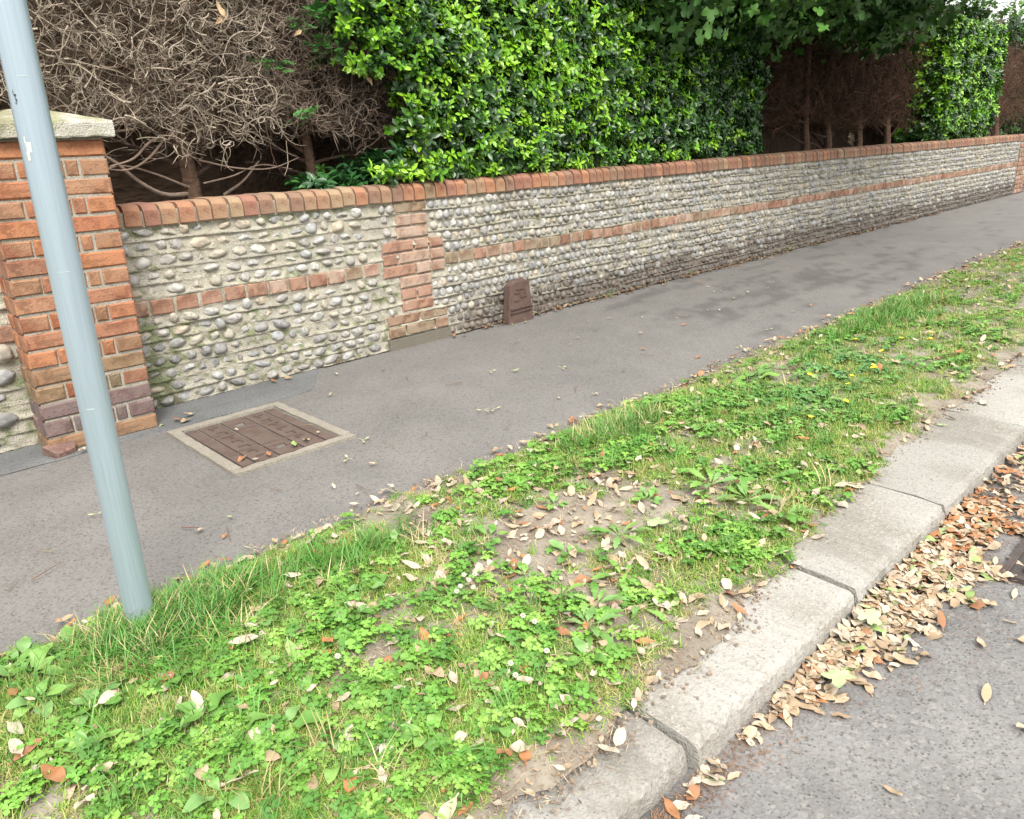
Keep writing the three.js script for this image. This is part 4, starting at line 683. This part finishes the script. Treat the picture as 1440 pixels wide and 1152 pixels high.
// ---------------------------------------------------------------- fallen leaves, twigs and seed keys
{
  const shapes = [[.062, .024, .25, .25, .12], [.055, .026, .15, -.2, .15], [.07, .023, .4, .15, .1], [.05, .027, .3, .35, .2], [.066, .028, .1, -.25, .22], [.045, .022, .5, .2, .1], [.058, .03, .2, .1, .25]].map(([l, w, f, c, wv], i) => leafGeo(l * .88, w * .92, { n: 6, peak: .48, fold: f * .6, curl: c * .6, wave: wv * .7, blunt: .72, stalk: .008, seed: i + 20 }).translate(-l / 2, .004, 0));
  const tones = { tan: [[.42, .3, .19], [.36, .25, .155], [.47, .35, .24]], orange: [[.4, .17, .065], [.33, .15, .07]], pale: [[.5, .42, .32], [.46, .37, .28]], green: [[.28, .38, .12], [.36, .42, .2]] };
  const toneMats = Object.fromEntries(Object.entries(tones).map(([k, v]) => [k, v.map((c) => mat(lin(...c), TEX.leafy, .62, .001))]));
  const drift = (x) => x < 1.0 ? .03 : x < 1.3 ? lerp(.035, .06, (x - 1) / .3) : x < 1.7 ? lerp(.06, .15, (x - 1.3) / .4) : x < 2.15 ? lerp(.15, .24, (x - 1.7) / .45) : x < 2.5 ? lerp(.24, .2, (x - 2.15) / .35) : lerp(.2, .12, clamp((x - 2.5) / .8, 0, 1));
  const roadY = (x, z) => ROAD_Y + .006 * fbm(x * .9, z * .9) + .012 * sstep(3.2, 6, z);
  const all = [], W = { tan: 5.5, pale: 2.6, orange: .6, green: .6 };
  const tone = (w = W) => { let t = R() * Object.values(w).reduce((a, b) => a + b); for (const k in w) if ((t -= w[k]) < 0) return k; };
  const far = { tan: 5, pale: 1, orange: 3.4, green: .4 }, add = (x, y, z, where, tilt, t = tone(where === 'gutter' && x > 2.3 ? far : W), s = rr(.5, 1)) => all.push({ p: [x, y, z], r: [rr(-tilt, tilt), R() * 6.3, rr(-tilt, tilt)], s, t, where, g: Math.floor(R() * shapes.length) });
  for (let i = 0; i < 3600; i++) { const x = i < 2200 ? rr(.95, 2.7) : rr(2.7, 8), w = drift(x), v = R() ** 1.25, z = 3.086 + w * (R() < .1 ? 1.5 : .9) * v * (1 + .8 * fbm(x * 5, 3)); if (x < 1.8 && R() > .22 + .5 * sstep(1.2, 1.8, x) + .5 * fbm(x * 7 + 4, 8)) continue; if (R() > (x < 1.35 ? .4 : 1) * (v > .75 ? .5 : 1)) continue; add(x, roadY(x, z) + .004 + R() * .026 * (1 - v) * sstep(1.35, 2, x), z, 'gutter', .34); }
  for (let i = 0; i < 46; i++) { const x = rr(1.1, 4), z = rr(3.15, 4.2); add(x, roadY(x, z) + .004, z, 'road', .2); }
  for (let i = 0; i < 5200; i++) { const x = i < 3300 ? rr(-.8, 2.8) : rr(2.8, 9.5), z = rr(1.72, 3.0), g = cover(x, z), k = .35 + .5 * (1 - g) + .5 * fbm(x * 2.5 + 9, z * 2.5) + .35 * bump2(x, z, 1.4, 2.35, .5, .35) + .3 * sstep(2.55, 2.85, z); if (R() > k * .9 || z > vergeOut(x) + .05 * R()) continue; add(x, Math.max(.007, vergeY(x, z)) + .005 + g * rr(0, .022), z, z > vergeOut(x) ? 'kerb' : 'verge', .5, tone({ tan: 4, pale: 4, orange: 1.1, green: .4 }), R() < .6 ? rr(.3, .6) : rr(.6, 1.1)); }
  for (let i = 0; i < 300; i++) { const x = rr(-.3, 9), z = vergeIn(x) + rr(-.07, .03); add(x, .012, z, 'path edge', .3, tone({ tan: 3, pale: 1, orange: 2, green: .2 }), rr(.4, 1)); }
  for (let i = 0; i < 60; i++) { const x = rr(.3, 7), z = rr(.1, 1.7); add(x, .007, z, 'path', .2, tone({ tan: 3, pale: 1, orange: 1, green: 1 }), rr(.3, .75)); }
  for (let i = 0; i < 1100; i++) { const x = 2.9 + 9 * R() ** .8, z = .02 + Math.abs(rr(-1, 1) * rr(0, 1)) * (.09 + .05 * N2(x * 2, 4)); if (N2(x * 1.2, 8) < -.35) continue; add(x, .008 + R() * .012, z, 'wall foot', .5, tone({ tan: 3, pale: .6, orange: 3, green: .25 }), rr(.35, .8)); }
  for (const [x, z, t, s] of [[1.34, .98, 'green', 1], [1.22, 1.0, 'orange', .7], [1.13, .95, 'orange', .8], [1.16, 1.01, 'pale', .6], [1.48, .93, 'tan', .5], [1.26, .62, 'pale', .4], [1.5, .6, 'tan', .5], [1.13, .28, 'orange', 1], [1.2, .25, 'tan', 1.1], [1.16, .31, 'tan', .9], [1.72, .06, 'orange', .9], [1.8, .08, 'tan', 1], [.66, .31, 'orange', .9], [.72, .34, 'tan', .8], [2.96, .06, 'orange', 1], [3.02, .09, 'tan', .9]]) add(x, .013, z, 'path', .3, t, s);
  // the largest in the picture are leaves of their own, the rest is litter
  const d = (e) => Math.hypot(e.p[0] - CAM.x, e.p[1] - CAM.y, e.p[2] - CAM.z) / e.s + (e.p[0] < .2 ? 50 : 0) + (e.where === 'gutter' && e.p[1] < roadY(e.p[0], e.p[2]) + .009 ? .5 : 0);
  const names = { tan: 'dry tan leaf', pale: 'pale bleached dry leaf', orange: 'orange-brown dry leaf', green: 'yellow-green fallen leaf' };
  const wheres = { gutter: 'lying in the leaf drift against the kerb', road: 'lying alone on the grey road surface', verge: 'lying in the grass of the verge', kerb: 'lying on the pale kerb stone', 'path edge': 'lying along the edge of the footpath', path: 'lying out on the footpath', 'wall foot': 'lying at the foot of the flint wall' };
  // near leaves, plus every leaf out on bare road and path
  all.sort((a, b) => d(a) - d(b));
  const single = new Set([...all.filter((e) => e.where === 'road' || e.where === 'path')].slice(0, 90)); for (const e of all) { if (single.size >= 300) break; single.add(e); }
  for (const e of single) { const k = Math.floor(R() * toneMats[e.t].length); place(top('fallen_leaf', shapes[e.g], toneMats[e.t][k], names[e.t] + ' ' + wheres[e.where], 'leaf', names[e.t] + ' ' + wheres[e.where]), e); }
  const rest = all.filter((e) => !single.has(e)), lm = mat(lin(1, 1, 1), TEX.leafy, .65, .001), grp = new THREE.Group(); grp.name = 'leaf_litter'; tag(grp, 'drifts of small dry leaves in gutter, verge and wall foot', undefined, undefined, 'stuff'); scene.add(grp);
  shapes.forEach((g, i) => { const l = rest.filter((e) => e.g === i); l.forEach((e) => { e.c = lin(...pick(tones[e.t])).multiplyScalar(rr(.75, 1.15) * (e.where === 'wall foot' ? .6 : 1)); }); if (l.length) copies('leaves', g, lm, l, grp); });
  // straw and chaff on the bare soil
  const chaff = mean([0, 1, 2, 3, 4].map((i) => xf(leafGeo(.018 + .008 * (i % 3), .0022, { n: 2, fold: .1, curl: .2, seed: 60 + i }), [rr(-.02, .02), 0, rr(-.02, .02)], [0, R() * 6, .1]))), cl = [];
  for (let i = 0; i < 5200; i++) { const x = i < 3600 ? rr(-.3, 3) : rr(3, 8), z = rr(1.66, 3.0), g = cover(x, z); if (z > vergeOut(x) + .03 || R() > 1.05 - g) continue; cl.push({ p: [x, vergeY(x, z) + .003, z], r: [rr(-.2, .2), R() * 6.3, rr(-.2, .2)], s: rr(.5, 1.1), c: lin(...pick([[.42, .33, .22], [.5, .42, .28], [.3, .2, .12], [.22, .13, .08]])) }); }
  for (let i = 0; i < 2600; i++) { const x = rr(.9, 4.5), z = 3.083 + Math.abs(rr(-1, 1) * rr(0, 1)) * drift(x) * 2.2; cl.push({ p: [x, roadY(x, z) + .002, z], r: [rr(-.2, .2), R() * 6.3, rr(-.2, .2)], s: rr(.25, .7), c: lin(...pick([[.2, .1, .05], [.12, .07, .045], [.3, .16, .08]])) }); }
  copies('chaff', chaff, lm, cl, grp);
  const crumb = new THREE.IcosahedronGeometry(.006, 0), cr = [];
  for (let i = 0; i < 5200; i++) { const x = i % 3 ? rr(-.3, 4) : rr(4, 9), inner = i % 2, z = inner ? vergeIn(x) + rr(-1, 1) * rr(0, .07) : vergeOut(x) + rr(-1, .8) * rr(0, .09); cr.push({ p: [x, Math.max(.005, vergeY(x, z) - .001), z], r: [R() * 3, R() * 3, 0], s: [rr(.25, 1.1), rr(.2, .6), rr(.25, 1.1)], c: lin(.26, .2, .15).multiplyScalar(rr(.5, 1.3)) }); }
  const cm = copies('soil_crumbs', crumb, mat(lin(1, 1, 1), null, 1), cr); tag(cm, 'loose crumbs of soil along the edges of the verge', undefined, undefined, 'stuff');
  // palmate leaves dropped from the sycamore
  for (const [x, z, s] of [[1.72, 2.52, 1], [1.5, 3.17, .9], [1.75, 3.13, .8]]) place(top('sycamore_leaf', palmateGeo(.11, Math.round(x * 10), .08), mat(lin(.42, .5, .26), TEX.leafy, .6), z > 3 ? 'pale green lobed leaf on the leaf drift in the gutter' : 'pale green lobed leaf lying flat on the verge', 'leaf', z > 3 ? 'lobed leaves in the gutter' : undefined), { p: [x, z > 3 ? ROAD_Y + .045 : vergeY(x, z) + .022, z], r: [.15, R() * 6, .1], s });
  // twigs
  const tm = [mat(lin(.2, .1, .06), TEX.bark, .9), mat(lin(.26, .2, .13), TEX.bark, .9)];
  for (const [x, z] of [[.734, 1.347], [.838, 1.463], [.239, 1.355], [.304, 1.345], [2.119, 1.461], [.393, 1.205], [1.584, 1.268], [1.823, 1.034], [1.797, 1.275], [3.33, 1.233], [1.521, .813], [1.074, 1.291], [2.352, .852], [2.877, 1.108], [2.2, .6], [3.6, .7], [3.1, .5], [4.3, .9], [2.6, 1.4], [1.3, 1.5]]) { const a = R() * 6.3; const m = top('twig', limb(wander([0, .004, 0], [Math.cos(a), 0, Math.sin(a)], rr(.05, .12), 5, .25).map((p) => [p[0], .004 + Math.abs(p[1] - .004) * .3, p[2]]), .0016, .0009, 4), pick(tm), 'thin brown twig lying on the footpath tarmac', 'twig', 'twigs on the footpath'); m.position.set(x, .004, z); }
  // winged seed keys
  const wing = leafGeo(.03, .011, { n: 4, peak: .7, fold: .2, curl: .1, stalk: .006, seed: 40 }), km = mat(lin(.5, .5, .25), TEX.leafy, .6);
  for (const [x, z] of [[1.414, 1.271], [1.562, 1.146], [2.177, 1.284], [2.14, 1.26], [2.572, .827], [.58, 1.024], [4.258, 1.502], [3.745, 1.652], [2.854, 1.079], [3.78, 1.6]]) { const o = thing('seed_key', 'pale green winged sycamore seed lying on the footpath', 'seed', [x, .008, z], 'winged seeds on the footpath'); o.rotation.y = R() * 6; part('wing', wing, km, o); const w = part('wing', wing, km, o); w.rotation.y = rr(1.6, 2.4); part('stalk', limb([[0, 0, 0], [-.01, .003, .004], [-.024, .002, .012]], .0012, .0008, 4), km, o); }
}
{ // small weeds rooted where wall meets path
  for (const [x, z, s] of [[4.53, .03, 1], [4.4, .02, .7], [5.64, .03, .9], [7.4, .03, 1]]) { const o = thing('wall_foot_weed', 'small tuft of green weed rooted at the foot of the flint wall', 'weed', [x, .0, z], 'weeds at the foot of the wall'); const m = part('blades', tuftLong, leafMat(lin(.14, .26, .05), .6), o); m.scale.setScalar(s); }
}
renderer.render(scene, camera);
